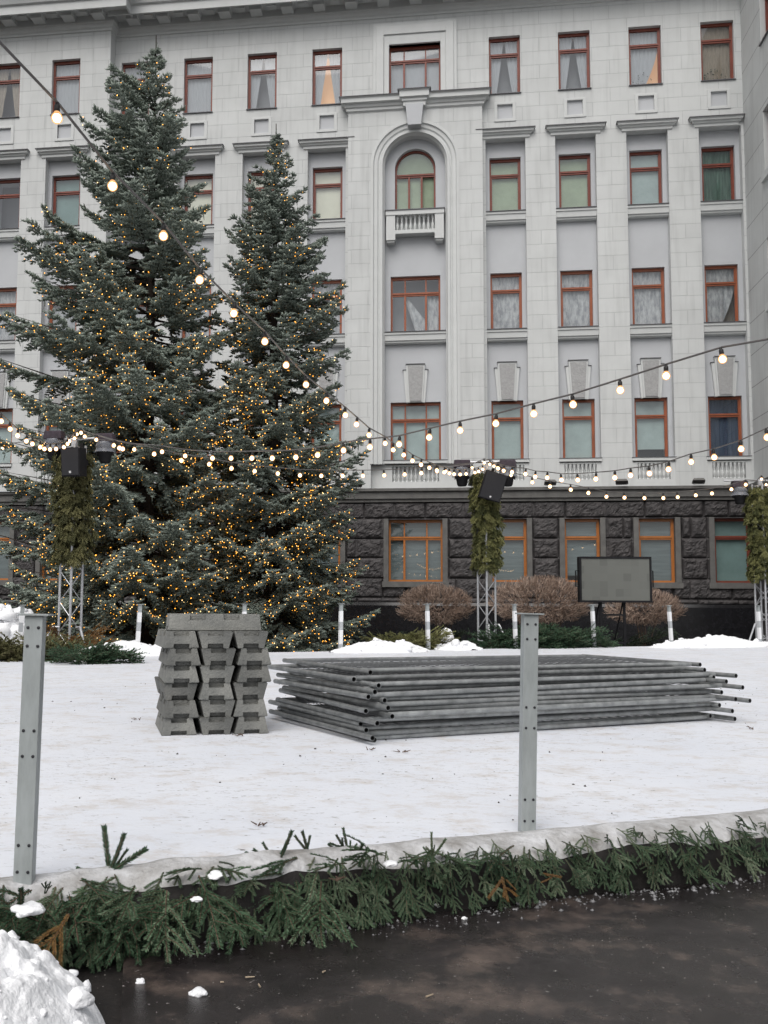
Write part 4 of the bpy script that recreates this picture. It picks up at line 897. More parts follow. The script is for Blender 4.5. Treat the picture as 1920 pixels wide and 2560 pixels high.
me = bpy.data.meshes.new('snow_block'); bm.to_mesh(me); bm.free(); o = link('snow_block', me, M_snow); o.location = (p.x, p.y, .22); tag(o, 'upright white snow block beside the middle truss', 'snow block')
def lump(px, py, z, s, label, seed, m=M_snow, flat=.5):
    bm = bmesh.new(); bmesh.ops.create_icosphere(bm, subdivisions=3, radius=s)
    for v in bm.verts: v.co *= 1 + .45 * noise.noise(v.co * (1.4 / s) + Vector((seed, 0, 0))) + .15 * noise.noise(v.co * (4 / s)); v.co.z *= flat
    me = bpy.data.meshes.new('snow_lump'); bm.to_mesh(me); bm.free(); me.polygons.foreach_set('use_smooth', [True] * len(me.polygons)); o = link('snow_lump', me, m); p = onZ(px, py, z); o.location = (p.x, p.y, z + s * flat * .4); return tag(o, label, 'snow lump', 'snow lumps on the wet pavement')
lump(428, 2148, -.215, .026, 'largest white snow lump on the dark pavement', 2); lump(303, 2122, -.215, .016, 'snow lump near the left edge of the pavement slab', 3)
lump(1003, 1985, -.215, .011, 'small flat snow chip on the pavement below the brown fir tip', 4); lump(1245, 1912, -.215, .01, 'tiny snow chip close under the garland at the right', 5)
lump(172, 2165, -.10, .034, 'round snow lump on the rim of the bottom left heap', 6, flat=.8)
for k, (px, py, sz) in enumerate([(1180, 1905, .06), (1240, 1897, .07), (1330, 1885, .05), (1420, 1893, .07), (1520, 1880, .06), (1600, 1872, .07), (1645, 1862, .08), (640, 1985, .05), (670, 1978, .05), (1060, 1925, .04), (1100, 1920, .05), (940, 1955, .04)]):
    lump(px, py, -.20, sz * .75, 'grey icy lump under the garland, ' + ('right part' if px > 1150 else 'left part' if px < 700 else 'middle part'), 20 + k, M_dsnow, .55)
for k, (px, py, sz, w) in enumerate([(470, 1893, .035, 'left of centre'), (845, 1868, .028, 'right of centre'), (60, 1970, .05, 'at its left end'), (425, 1945, .02, 'low on its left half')]):
    o = lump(px, py, .0, sz, 'white snow clump lying on the fir garland, ' + w, 40 + k, M_snow, .4); o['group'] = 'snow clumps on the garland'
deb = [(670, 1510, .03), (870, 1625, .03), (300, 1555, .03), (560, 1785, .02), (520, 1590, .03), (800, 1620, .02), (1620, 1575, .03), (735, 1905, .02)]
for k, (px, py, sz) in enumerate(deb):
    mb = MB(); p = onZ(px, py, .004)
    for q in range(5):
        a = rr.uniform(0, 6.28); c = Vector((rr.uniform(-sz, sz), rr.uniform(-sz, sz), .004)); mb.tube([c, c + Vector((math.cos(a) * sz * 1.4, math.sin(a) * sz * 1.4, .004 + rr.random() * .012))], [.004, .002], 4)
    o = obj('twig_litter', mb, M_twig); o.location = p; tag(o, 'dark scrap of twig on the white ice', 'twig', 'twig scraps on the ice')
mb = MB()
for (px, py, a, l) in [(540, 2112, .2, .03), (480, 2123, -.1, .012), (928, 2152, .8, .03), (560, 2130, 2, .02), (700, 2100, 1, .015)]:
    p = onZ(px, py, -.21); mb = MB(); mb.tube([(-l / 2, 0, .002), (l / 2, 0, .003)], [.003, .002], 5); o = obj('wood_chip', mb, mat('pale_wood', (.35, .28, .2), .8) if 'pale_wood' not in bpy.data.materials else bpy.data.materials['pale_wood']); o.location = p; o.rotation_euler.z = a; tag(o, 'pale wood chip on the wet pavement', 'wood chip', 'wood chips on the pavement')

def crumbs(name, pts, mats, label, cat_):
    V = []; F = []; ov = np.array([(1, 0, 0), (-1, 0, 0), (0, 1, 0), (0, -1, 0), (0, 0, .8), (0, 0, -.5)]); of = np.array([(0, 2, 4), (2, 1, 4), (1, 3, 4), (3, 0, 4), (2, 0, 5), (1, 2, 5), (3, 1, 5), (0, 3, 5)])
    for i, (p, sz) in enumerate(pts): V.append((ov * (1 + rng.uniform(-.45, .45, ov.shape))) @ np.array(Matrix.Rotation(rng.uniform(0, 6.28), 3, 'Z')) * sz + np.array(p)); F.append(of + i * 6)
    o = tris(name, np.concatenate(V), np.concatenate(F), mats); return tag(o, label, cat_, kind='stuff')
pts = []
for k in range(1300):
    s = rr.uniform(.55, 6.5); o_ = .22 + abs(rr.gauss(0, .07)); pts.append((near_frame(s, o_ + .03 * math.sin(s * 5), -.213), rr.choice((.0015, .002, .003, .004, .005, .007, .012)) * (1 if s > 2 else .7)))
crumbs('ice_crumbs', pts, mat('grey_ice', (.22, .22, .225), .4, noise_amt=.3, noise_scale=30), 'crumbs of grey ice along the foot of the garland', 'ice crumbs')
pts = []
for k in range(900):
    s = rr.uniform(-.3, 5); o_ = rr.uniform(.3, 2.2); p = near_frame(s, o_, -.2145); pts.append((p, rr.choice((.0008, .0012, .0016, .0022))))
crumbs('grit', pts, mat('pale_grit', (.30, .28, .26), .8), 'scattered pale grit on the wet pavement', 'grit')
pts = []
for k in range(420):
    x = rr.uniform(-4, 6); y = rr.uniform(4.5, 14); 
    if (Vector((x, y, 0)) - E0).dot(EN) < -.15: pts.append(((x, y, .002), rr.choice((.002, .003, .004, .006, .009))))
crumbs('ice_debris', pts, mat('dark_debris', (.05, .042, .036), .9), 'specks of dark debris scattered over the white ice', 'debris')

# ------------------------------------------------------------------ rink posts
EDA = math.atan2(ED.y, ED.x)
def near_post(px, py, h, label, lean=0, rz=0):
    p = onZ(px, py, 0); t = empty('rink_post', p, EDA + rz); tag(t, label, 'post', 'metal posts round the rink'); t.rotation_euler.y = lean
    mb = MB(); w, d = .033, .024
    prof = [(-w, -d), (w, -d), (w, d), (w - .004, d), (w - .004, -d + .004), (-w + .004, -d + .004), (-w + .004, d), (-w, d)]
    n = len(prof); mb.add([(x, y, -.12) for x, y in prof] + [(x, y, h) for x, y in prof], [(k, (k + 1) % n, n + (k + 1) % n, n + k) for k in range(n)] + [tuple(range(n, 2 * n))]); obj('post_body', mb, M_post, t, bevel=.0015)
    mb = MB(); mb.box(-.055, .055, -.035, .045, h + .0005, h + .007); obj('top_plate', mb, M_post, t, bevel=.001)
    for zz in (.042, .108, .408, .498, .808, .90):
        for s in (-.019, .019):
            mb = MB(); M = Matrix.Translation((s, -d + .001, h - zz)) @ Matrix.Rotation(R(90), 4, 'X'); mb.lathe([(.0058, 0), (.0058, .003), (.003, .0042)], 8, 0, M); obj('bolt', mb, M_bolt, t, smooth=30)
    return t
near_post(52, 1908, .945, 'grey steel post in the left foreground, closest to the camera', R(.8), R(-22))
near_post(1138, 1797, .952, 'grey steel post in front of the stacked mesh panels', R(1.5), R(-14))
def far_post(px, pyt, pxb, hgt, depth, label):
    top = onY(px, pyt, depth); bot = onY(pxb, 1400, depth); b = Vector((bot.x, depth, 0)); t = empty('rink_post', b, math.atan2(FD.y, FD.x)); tag(t, label, 'post', 'metal posts round the rink')
    H = top.z; dx = (top.x - bot.x) * (H / max(.3, top.z - bot.z)); t.rotation_euler.y = math.atan2(dx, H) * .8
    mb = MB(); w, d = .034, .03; mb.box(-w, w, -d, d, -.1, H); obj('post_body', mb, M_post, t, bevel=.003)
    mb = MB(); mb.box(-.055, .055, -.05, .05, H + .001, H + .012); obj('top_plate', mb, M_post, t)
    for z0, z1, m in ((.02, .14, M_tapeg), (.14, .44, M_tapew), (.44, .60, M_tapeg), (.60, H - .14, M_tapew)):
        mb = MB(); mb.box(-w - .003, w + .003, -d - .003, d + .003, z0 + .002, z1 - .002); obj('reflective_band', mb, m, t)
fe = lambda px: (lambda d: None)
def far_depth(px):                                                             # where the pixel column meets the far rink edge
    d = ray(px, 1400); n = Vector((-FD.y, FD.x, 0)); k = n.dot(F0) / n.dot(d); return (d * k).y + .03
fl = ['far post at the left, in front of the tall snow heap', 'far post in front of the tallest spruce, left of the stacked feet', 'far post half hidden behind the stack of feet', 'far post in front of the narrower spruce', 'far post in front of the round bush left of the middle truss',
      'far post just right of the middle truss', 'far post under the left side of the blank screen', 'leaning far post right of the blank screen', 'far post beside the truss at the right edge']
for (px, pyt, pxb), lb in zip([(49, 1308, 40), (303, 1306.5, 296), (528, 1305.5, 527), (737, 1305, 735.5), (922, 1305.5, 925), (1110, 1306, 1114), (1277, 1307, 1284), (1441.5, 1308.5, 1451), (1636, 1309, 1642)], fl): far_post(px, pyt, pxb, 1, far_depth(px), lb)

# ------------------------------------------------------------------ stacked rubber feet
def foot_mesh():
    mb = MB(); L, l, W, w, H = .72, .70, .265, .20, .128
    def ring(z):
        f = z / H; return (L + (l - L) * f) / 2, (W + (w - W) * f) / 2
    # end faces (+-y are the long ends): build as layers with recesses at top and bottom
    zs = [0, .034, .092, H]; nh = .058; dp = .05
    for s in (-1, 1):
        for i in range(3):
            (a0, b0), (a1, b1) = ring(zs[i]), ring(zs[i + 1]); z0, z1 = zs[i], zs[i + 1]
            ys0, ys1 = s * a0, s * a1
            if i == 1: mb.add([(-b0, ys0, z0), (b0, ys0, z0), (b1, ys1, z1), (-b1, ys1, z1)], [(0, 1, 2, 3) if s < 0 else (3, 2, 1, 0)])
            else:
                for x0, x1, x2, x3 in ((-b0, -nh, -nh, -b1), (nh, b0, b1, nh)): mb.add([(x0, ys0, z0), (x1, ys0, z0), (x2, ys1, z1), (x3, ys1, z1)], [(0, 1, 2, 3) if s < 0 else (3, 2, 1, 0)])
                yi = s * (a1 - dp)
                mb.add([(-nh, yi, z0), (nh, yi, z0), (nh, yi, z1), (-nh, yi, z1)], [(0, 1, 2, 3)])
                mb.add([(-nh, ys0, z0), (-nh, yi, z0), (-nh, yi, z1), (-nh, ys1, z1)], [(0, 1, 2, 3)]); mb.add([(nh, ys0, z0), (nh, yi, z0), (nh, yi, z1), (nh, ys1, z1)], [(3, 2, 1, 0)])
                zz, yy = (z1, ys1) if i == 0 else (z0, ys0); mb.add([(-nh, yy, zz), (nh, yy, zz), (nh, yi, zz), (-nh, yi, zz)], [(0, 1, 2, 3)])
    # long sides with two recesses at the top
    a0, b0 = ring(0); a1, b1 = ring(H); zr = .082; am, bmid = ring(zr)
    for s in (-1, 1):
        mb.add([(s * b0, -a0, 0), (s * b0, a0, 0), (s * bmid, am, zr), (s * bmid, -am, zr)], [(0, 1, 2, 3)])
        cuts = [(-am, -.19, -a1, -.19), (-.07, .07, -.07, .07), (.19, am, .19, a1)]
        for y0, y1, y2, y3 in cuts: mb.add([(s * bmid, y0, zr), (s * bmid, y1, zr), (s * b1, y3, H), (s * b1, y2, H)], [(0, 1, 2, 3)])
        for y0, y1 in ((-.19, -.07), (.07, .19)):
            xi = s * (b1 - .03); mb.add([(xi, y0, zr), (xi, y1, zr), (xi, y1, H), (xi, y0, H)], [(0, 1, 2, 3)]); mb.add([(s * bmid, y0, zr), (s * bmid, y1, zr), (xi, y1, zr), (xi, y0, zr)], [(0, 1, 2, 3)])
            for y in (y0, y1): mb.add([(s * bmid, y, zr), (xi, y, zr), (xi, y, H), (s * b1, y, H)], [(0, 1, 2, 3)])
    for z, (a, b), c in ((H, (a1, b1), dp), (0, (a0, b0), dp)):
        ai = ring(.092)[0] if z else 0
        yin = (a1 - dp) if z else (ring(.034)[0] - dp); a_ = a
        if z:
            for x0, x1, y0, y1 in ((-b + .03, b - .03, -yin, yin), ): pass
            # top face with five strips leaving the side recesses open, and a slot
            xs = [-b, -b + .03, -nh, nh, b - .03, b]
            ysq = [-a, -yin, -.19, -.07, .07, .19, yin, a]
            for i in range(5):
                for j in range(7):
                    if i in (0, 4) and j in (2, 4): continue
                    if i == 2 and j in (0, 6): continue
                    mb.add([(xs[i], ysq[j], z), (xs[i + 1], ysq[j], z), (xs[i + 1], ysq[j + 1], z), (xs[i], ysq[j + 1], z)], [(0, 1, 2, 3)])
        else:
            for x0, x1, y0, y1 in ((-b, -nh, -a, a), (nh, b, -a, a), (-nh, nh, -yin, yin)): mb.add([(x0, y0, 0), (x1, y0, 0), (x1, y1, 0), (x0, y1, 0)], [(0, 3, 2, 1)])
    me = mb.mesh('rubber_block'); bm = bmesh.new(); bm.from_mesh(me); bmesh.ops.remove_doubles(bm, verts=bm.verts, dist=1e-4); bmesh.ops.recalc_face_normals(bm, faces=bm.faces)
    es = [e for e in bm.edges if len(e.link_faces) == 2 and e.calc_face_angle(0) > .6]; bmesh.ops.bevel(bm, geom=es, offset=.006, segments=2, affect='EDGES', clamp_overlap=True)
    for v in bm.verts: v.co += Vector((1, 1, 1)) * .0025 * noise.noise(v.co * 14)
    bm.to_mesh(me); bm.free(); me.materials.append(M_rubber); return me
fm = foot_mesh()
sa = onZ(350, 1590, 0); sb = onZ(575, 1580, 0); sx = (sb - sa); sx.z = 0; wst = sx.length; sx.normalize(); sy = Vector((-sx.y, sx.x, 0)); sx = Matrix.Rotation(R(-8), 3, 'Z') @ sx; sy = Vector((-sx.y, sx.x, 0)); wst *= .98; SA = math.atan2(sx.y, sx.x)
rows_up = ['uiu', 'uiu', 'iui', 'uiu', 'uiu', 'uii']; cn = ['left', 'middle', 'right']; rn_ = ['bottom row', 'second lowest row', 'third lowest row', 'third row below the crosswise one', 'second row below the crosswise one', 'row right under the crosswise one']
jx = random.Random(9); HF = .1295
for r, row in enumerate(rows_up):
    sh = (.0, .008, -.004, .012, .014, .0)[r] + (.02 if r >= 4 else 0) * 0
    for c, u in enumerate(row):
        o = bpy.data.objects.new('rubber_block', fm); col.objects.link(o)
        pos = sa + sx * (.132 + c * (wst - .265) / 2 + sh + jx.uniform(-.006, .006)) + sy * (.36 + jx.uniform(-.02, .02))
        M = Matrix.Translation((pos.x, pos.y, r * HF)) @ Matrix.Rotation(SA + jx.uniform(-.025, .025), 4, 'Z')
        if u == 'i': M = M @ Matrix.Translation((0, 0, .128)) @ Matrix.Rotation(R(180), 4, 'Y')
        o.matrix_world = M; tag(o, '%s grey rubber block in the %s of the stack' % (cn[c], rn_[r]), 'rubber block', 'rubber fence blocks in the stack')
o = bpy.data.objects.new('rubber_block', fm); col.objects.link(o); pos = sa + sx * (wst / 2 + .0) + sy * .22
o.matrix_world = Matrix.Translation((pos.x, pos.y, 6 * HF)) @ Matrix.Rotation(SA + R(90) - .02, 4, 'Z'); tag(o, 'grey rubber block lying crosswise on top of the stack', 'rubber block', 'rubber fence blocks in the stack')

# ------------------------------------------------------------------ stacked mesh fence panels
PL, PW, TR = 3.42, 1.56, .0195
def panel_proto():
    t = empty('mesh_fence')
    def tubeo(p, q): mb = MB(); mb.pipe(p, q, TR, TR - .003, 12, 0, 1, .2); return obj('frame_tube', mb, [M_galv, M_bore], t, smooth=40)
    tubeo((0, -.10, 0), (0, PW, 0)); tubeo((PL, -.22, 0), (PL, PW, 0)); tubeo((TR, .0, 0), (PL - TR, .0, 0)); tubeo((TR, PW - .06, 0), (PL - TR, PW - .06, 0))
    mb = MB()
    for k in range(1, 34): x = PL * k / 34; mb.tube([(x, 0, .002), (x, PW - .06, .002)], .0022, 3, caps=False)
    for k in range(1, 16): y = (PW - .06) * k / 16; mb.tube([(0, y, -.002), (PL, y, -.002)], .0022, 3, caps=False)
    obj('wire_mesh', mb, M_wire, t); return t
pa_ = onZ(808, 1598, .02); pb_ = onZ(1560, 1557, .02); px_ = pb_ - pa_; px_.z = 0; PA = math.atan2(px_.y, px_.x); px_.normalize(); py_ = Vector((-px_.y, px_.x, 0)); PL_fit = (pb_ - pa_).length
jp = random.Random(4); proto = None; NP = 14; ordn = ['lowest', 'second', 'third', 'fourth', 'fifth', 'sixth', 'seventh']
for i in range(NP):
    o = panel_proto() if proto is None else copy_tree(proto)
    if proto is None: proto = o
    z = .02 + i * .0345
    dx, dy = jp.uniform(-.11, .12), jp.uniform(-.12, .12); 
    if i == 0: dx = dy = 0
    if i >= 10: dx -= .06; dy += .12
    if i == NP - 1: dx, dy = .16, .50
    if i == NP - 2: dx, dy = -.06, .22
    pos = pa_ + px_ * dx + py_ * (dy + .1); rz = PA + (R(jp.uniform(-1.6, 1.6)) if i else 0) + R(1.5)
    M = Matrix.Translation((pos.x, pos.y, z)) @ Matrix.Rotation(rz, 4, 'Z') @ Matrix.Rotation(R(jp.uniform(-.4, .4)), 4, 'X') @ Matrix.Rotation(R(jp.uniform(-.35, .35)), 4, 'Y')
    if i % 3 == 1: M = M @ Matrix.Translation((PL, 0, 0)) @ Matrix.Rotation(R(180), 4, 'Y')
    o.matrix_world = M
    lb = (ordn[i] + ' galvanised mesh fence panel from the snow in the flat stack') if i < 7 else ('topmost galvanised mesh fence panel of the flat stack, pushed back' if i == NP - 1 else ordn[NP - 1 - i] + ' galvanised mesh fence panel from the top of the flat stack')
    tag(o, lb, 'mesh fence', 'mesh fence panels in the flat stack')
print('panel length fit', PL_fit)

# ------------------------------------------------------------------ truss towers, speakers, stage lights
FA = math.atan2(FD.y, FD.x)
def tower(px, dep, ztop, wrap_px, label, wlabel, bar, base_z=-.3, rz=0, wz=(0, 0), braces=((1, -.6), (-1, -.4)), wr=.30, olive=M_firolive, mainl=True):
    b = onY(px, 1390, dep); b = Vector((b.x, dep, base_z)); t = empty('truss_tower', b, 0); tag(t, label, 'truss tower', 'lattice truss towers round the rink')
    H = ztop - base_z; w = .145; fa = FA + R(45) + rz - R(45); M = Matrix.Rotation(fa + R(12), 4, 'Z')
    cs = [M @ Vector((sx_ * w, sy_ * w, 0)) for sx_, sy_ in ((-1, -1), (1, -1), (1, 1), (-1, 1))]
    for c in cs: mb = MB(); mb.tube([c, c + Vector((0, 0, H))], .025, 8); obj('chord', mb, M_alu, t, smooth=40)
    mb = MB(); n = int(H / .29)
    for f in range(4):
        a, c = cs[f], cs[(f + 1) % 4]
        for k in range(n):
            z0, z1 = .12 + k * .29, .12 + (k + 1) * .29
            if z1 > H: break
            p, q = (a, c) if (k + f) % 2 else (c, a); mb.tube([p + Vector((0, 0, z0)), q + Vector((0, 0, z1))], .009, 5)
        for zz in (.08, .42, H - .05): mb.tube([a + Vector((0, 0, zz)), c + Vector((0, 0, zz))], .012, 5)
    obj('lattice', mb, M_alu, t)
    for sx_, dy_ in braces:
        mb = MB(); s0 = Vector((sx_ * w * 1.2, dy_ * .2, .80)); mb.tube([s0, s0 + Vector((sx_ * .1, dy_ * .1, .01)), s0 + Vector((sx_ * .46, dy_ * .7, -.75))], .024, 8); obj('outrigger', mb, M_alu, t, smooth=40)
    r0 = Matrix.Rotation(bar[2], 4, 'Z'); zb = H + bar[3]; mb = MB(); mb.tube([r0 @ Vector((bar[0], 0, zb)), r0 @ Vector((bar[1], 0, zb + .0))], .025, 8); obj('crossbar', mb, M_alu, t, smooth=40)
    mb = MB(); mb.box(-.05, .05, -.05, .05, H - .02, zb); obj('bar_clamp', mb, M_alu, t)
    items = []; z0, z1 = wz
    k = 0; z = z1
    while z > z0:
        for q in range(20):
            a = rr.uniform(0, 6.283); dr = Vector((math.cos(a), math.sin(a), 0)); pr = wr * rr.uniform(.3, .92) * (1 + .15 * math.sin(z * 3.1 + a))
            d = dr * rr.uniform(.25, .75) + Vector((-dr.y, dr.x, 0)) * rr.uniform(-.4, .4) + Vector((0, 0, -1)); items.append(((dr.x * pr, dr.y * pr, z - base_z + rr.uniform(-.04, .04)), d, dr + Vector((0, 0, .3)), rr.uniform(.5, .8), rr.randrange(3), rr.random())); 
        z -= .047
    o = build_sprigs('fir_wrap', items, [olive, M_twig], SPR_WRAP); o.location = b; tag(o, wlabel, 'fir wrap', 'fir wraps round the truss towers')
    return b, H, r0, zb
dT1, dT2, dT3 = 18.0, 23.9, 27.9
b1 = tower(150, dT1, onY(170, 962, dT1).z, 0, 'lattice truss tower at the left, in front of the tallest spruce', 'thick brownish green fir wrap on the left truss tower', (-.62, .55, R(-6), .12), wz=(onY(150, 1205, dT1).z, onY(170, 975, dT1).z), wr=.36, rz=R(22))
b2 = tower(1052, dT2, onY(1052, 1012, dT2).z, 0, 'lattice truss tower in the middle, before the granite wall', 'yellow-green fir wrap on the middle truss tower', (-.72, .72, R(-4), .16), wz=(onY(1052, 1225, dT2).z, onY(1052, 1020, dT2).z), wr=.34, olive=M_firmix, braces=((1, -.5), (.12, -.9)))
b3 = tower(1652, dT3, onY(1652, 1046, dT3).z, 0, 'lattice truss tower cut by the right edge of the view', 'yellow-green fir wrap on the right truss tower', (-.95, .75, R(4), .1), wz=(onY(1652, 1245, dT3).z, onY(1652, 1052, dT3).z), wr=.37, olive=M_firmix, braces=((-1, -.5), (1, -.4)))
def speaker(px0, px1, py0, py1, dep, label, rz, tilt, lean):
    c = onY((px0 + px1) / 2, (py0 + py1) / 2, dep); w = (px1 - px0) * K * dep / FPX; h = (py1 - py0) * K * dep / FPX * .97; d = .36
    t = empty('loudspeaker', c); t.rotation_euler = (tilt, lean, rz); tag(t, label, 'loudspeaker', 'black loudspeakers on the truss towers')
    mb = MB(); mb.add([(-w / 2, -d / 2, -h / 2), (w / 2, -d / 2, -h / 2), (w * .36, d / 2, -h / 2), (-w * .36, d / 2, -h / 2), (-w / 2, -d / 2, h / 2), (w / 2, -d / 2, h / 2), (w * .36, d / 2, h / 2), (-w * .36, d / 2, h / 2)], [(0, 3, 2, 1), (4, 5, 6, 7), (0, 1, 5, 4), (1, 2, 6, 5), (2, 3, 7, 6), (3, 0, 4, 7)])
    obj('cabinet', mb, M_black, t, bevel=.012)
    mb = MB(); mb.box(-w / 2 + .02, w / 2 - .02, -d / 2 - .012, -d / 2 + .005, -h / 2 + .02, h / 2 - .02); obj('grille', mb, M_grille, t, bevel=.008)
    mb = MB(); mb.box(-.02, .02, -d / 2 - .016, -d / 2 - .01, -h / 2 + .06, -h / 2 + .10); obj('badge', mb, M_badge, t)
    mb = MB(); mb.box(-.03, .03, d / 2 - .01, d / 2 + .25, -.05, .05); mb.box(-.03, .03, d / 2 + .05, d / 2 + .1, -.05, h / 2 + .1); obj('mounting_bracket', mb, M_black, t)
speaker(139, 186, 965, 1032, dT1 - .58, 'black loudspeaker on the left truss tower', R(-9), R(6), 0)
speaker(1037, 1085, 1019, 1081, dT2 - .55, 'tilted black loudspeaker on the middle truss tower', R(16), R(9), R(15))
def stage_light(px, py, dep, label, hang=.3, head=True, s=1., face=0):
    c = onY(px, py, dep); t = empty('stage_light', c, face); t.scale = (s, s, s); tag(t, label, 'stage light', 'covered stage lights on the crossbars')
    mb = MB(); mb.frustum((-.22, .22, -.16, .16, -.13), (-.20, .20, -.13, .13, .07)); bmm = obj('cover', mb, M_cloth, t, bevel=.03)
    mb = MB(); mb.lathe([(.19, -.12), (.22, -.2), (.20, -.27), (.26, -.36)], 14, 0, None, caps=False); obj('plastic_sheet', mb, M_plastic, t, smooth=40)
    if head:
        mb = MB(); mb.lathe([(.03, -.60), (.10, -.595), (.125, -.56), (.15, -.42), (.165, -.40), (.17, -.30), (.12, -.24), (.08, -.13)], 16); obj('head', mb, M_black, t, smooth=35)
        mb = MB(); mb.box(-.19, -.165, -.05, .05, -.42, -.1); mb.box(.165, .19, -.05, .05, -.42, -.1); obj('yoke', mb, M_black, t)
for px, py, dep, lb, s in ((118, 938, dT1, 'covered stage light on the left arm of the left crossbar', .85), (228, 944, dT1, 'covered stage light on the right arm of the left crossbar', .85), (998, 1000, dT2, 'covered stage light on the left arm of the middle crossbar', .95), (1096, 1000, dT2, 'covered stage light on the right arm of the middle crossbar', .95), (1597, 1044, dT3, 'covered stage light hanging left of the right truss tower', .95)):
    stage_light(px, py, dep - .02, lb, s=s)

# ------------------------------------------------------------------ string lights
bulb_mb = MB(); RB = .036
bulb_mb.lathe([(.004, -RB), (RB * .5, -RB * .87), (RB * .87, -RB * .5), (RB, 0), (RB * .87, RB * .5), (RB * .55, RB * .9), (.014, RB * 1.25)], 12)
bulb_mb.m = [1] * len(bulb_mb.f); rc = .028
bulb_mb.lathe([(.003, -rc), (rc * .7, -rc * .7), (rc, 0), (rc * .7, rc * .7), (.003, rc)], 10, 0)
bulb_me = bulb_mb.mesh('bulb', 60); bulb_me.materials.append(M_bulb); bulb_me.materials.append(M_shell)
sk = MB(); sk.lathe([(.016, RB * 1.1), (.019, RB * 1.2), (.019, RB * 2.1), (.012, RB * 2.4), (.012, RB * 2.75)], 8); sock_me = sk.mesh('lamp_socket', 40); sock_me.materials.append(M_socket)
def festoon(label, A, B, bulbs, ends=((), ()), scale=1.0, start=None, stop=None):
    pts = [onPlane(x, y, A, B) for x, y in bulbs]; t = empty('string_light', pts[0]); tag(t, label, 'string light', 'string lights hung between the truss towers'); O = pts[0]
    up = RB * 2.75 * scale  # larger scale on the far strings puts bloom into the bulb size
    cable = [p + Vector((0, 0, up)) for p in pts]
    if start is not None: cable = [Vector(q) for q in start] + cable
    if stop is not None: cable = cable + [Vector(q) for q in stop]
    mb = MB(); mb.tube([p - O for p in cable], (.0075 if scale > 1 else .0095) * scale, 5); obj('cable', mb, M_cable, t, smooth=60)
    for i, p in enumerate(pts):
        s = bpy.data.objects.new('lamp_socket', sock_me); col.objects.link(s); s.parent = t; s.location = p - O; s.scale = (scale,) * 3
        s.rotation_euler = (random.uniform(-.12, .12), random.uniform(-.12, .12), 0)
        b = bpy.data.objects.new('bulb', bulb_me); col.objects.link(b); b.parent = s
    d = [(a - b).length for a, b in zip(pts[:-1], pts[1:])]; print(label, 'spacing', [round(v, 2) for v in d])
tt1 = (b1[0].x, b1[0].y); tt2 = (b2[0].x, b2[0].y); tt3 = (b3[0].x, b3[0].y)
top1v = b1[0] + Vector((0, 0, b1[1] + .12)); top2v = b2[0] + Vector((0, 0, b2[1] + .16)); top3v = b3[0] + Vector((0, 0, b3[1] + .1))
def plan(px, py, dep): p = onY(px, py, dep); return (p.x, p.y)
A1 = plan(123, 255, 5.6)
s1 = [(123, 255), (243, 402), (353, 510), (431, 605), (505, 677), (572, 738), (618, 789), (661, 831), (705, 866), (746, 897), (770, 917), (797, 940), (832, 958), (849.5, 972), (872, 983), (891, 995.5), (909.5, 1004), (927.5, 1010.5), (943.6, 1016), (959.6, 1020.3), (971, 1022.6), (981, 1024.3), (994, 1025), (1007, 1023.7), (1026, 1021), (1034, 1018.5), (1043, 1014), (1051, 1009)]
festoon('nearest string of warm bulbs sweeping down from the top left corner to the middle truss', A1, tt2, s1, start=[onPlane(-90, -10, A1, tt2), onPlane(0, 92, A1, tt2)], stop=[top2v])
A2 = plan(1561, 776, 8.2)
s2 = [(1561, 776), (1439, 812), (1340, 843), (1238, 874), (1153, 894), (1071, 915), (994, 930), (927, 945), (862, 960), (799, 966), (742, 973), (686, 983), (639, 988), (588, 990), (544, 990), (499, 990), (459, 990), (400, 985), (350, 976), (290, 971), (246, 962), (208, 950)]
festoon('string of warm bulbs rising from the left truss to the right edge across the facade', A2, tt1, s2, start=[onPlane(1760, 705, A2, tt1), onPlane(1659, 733, A2, tt1)], stop=[top1v])
s3 = [(258, 968), (265, 970), (333, 981), (392, 995), (452, 1003), (500, 1012), (550, 1018), (600, 1023), (648, 1027), (694, 1028), (740, 1028), (784, 1028), (830, 1027), (874, 1025), (910, 1022), (944, 1018)]
festoon('slack lower string of bulbs between the left and the middle truss', tt1, tt2, s3, start=[top1v], stop=[top2v], scale=1.3)
A4 = plan(1657, 945, 13.5)
s4 = [(1076, 1012), (1088, 1017), (1106, 1020), (1135, 1024), (1156, 1030), (1182, 1032), (1213, 1037), (1248, 1037), (1287, 1035), (1328, 1032), (1362, 1027), (1403, 1023), (1444, 1014), (1493, 998), (1543, 988), (1601, 970), (1657, 945)]
festoon('string of bulbs curving up from the middle truss to the right edge', tt2, A4, s4, start=[top2v], stop=[onPlane(1740, 895, tt2, A4)], scale=1.25)
s5 = [(1150, 1042), (1188, 1051), (1233, 1058), (1271, 1065), (1310, 1073), (1349, 1075), (1392, 1076), (1433, 1076), (1464, 1074), (1503, 1070), (1538, 1066), (1580, 1057), (1611, 1047)]
festoon('lowest string of bulbs, between the middle and the right truss', tt2, tt3, s5, start=[top2v, onPlane(1110, 1022, tt2, tt3)], stop=[top3v], scale=1.35)
A6 = plan(-8, 905, 12.5)
s6 = [(3, 910), (22, 927), (38, 941), (57, 953), (70, 959), (87, 966), (96, 970), (108, 971), (121, 970), (138, 966), (146, 959), (150, 953), (161, 947), (166, 938)]
festoon('string of bulbs entering at the left edge and ending on the left truss', A6, tt1, s6, start=[onPlane(-60, 850, A6, tt1)], stop=[top1v])
A7 = plan(5, 968, 24)
festoon('short piece of string with one bulb behind the left truss', A7, tt1, [(6, 968), (98, 958), (147, 950)], start=[onPlane(-90, 985, A7, tt1)], stop=[top1v])
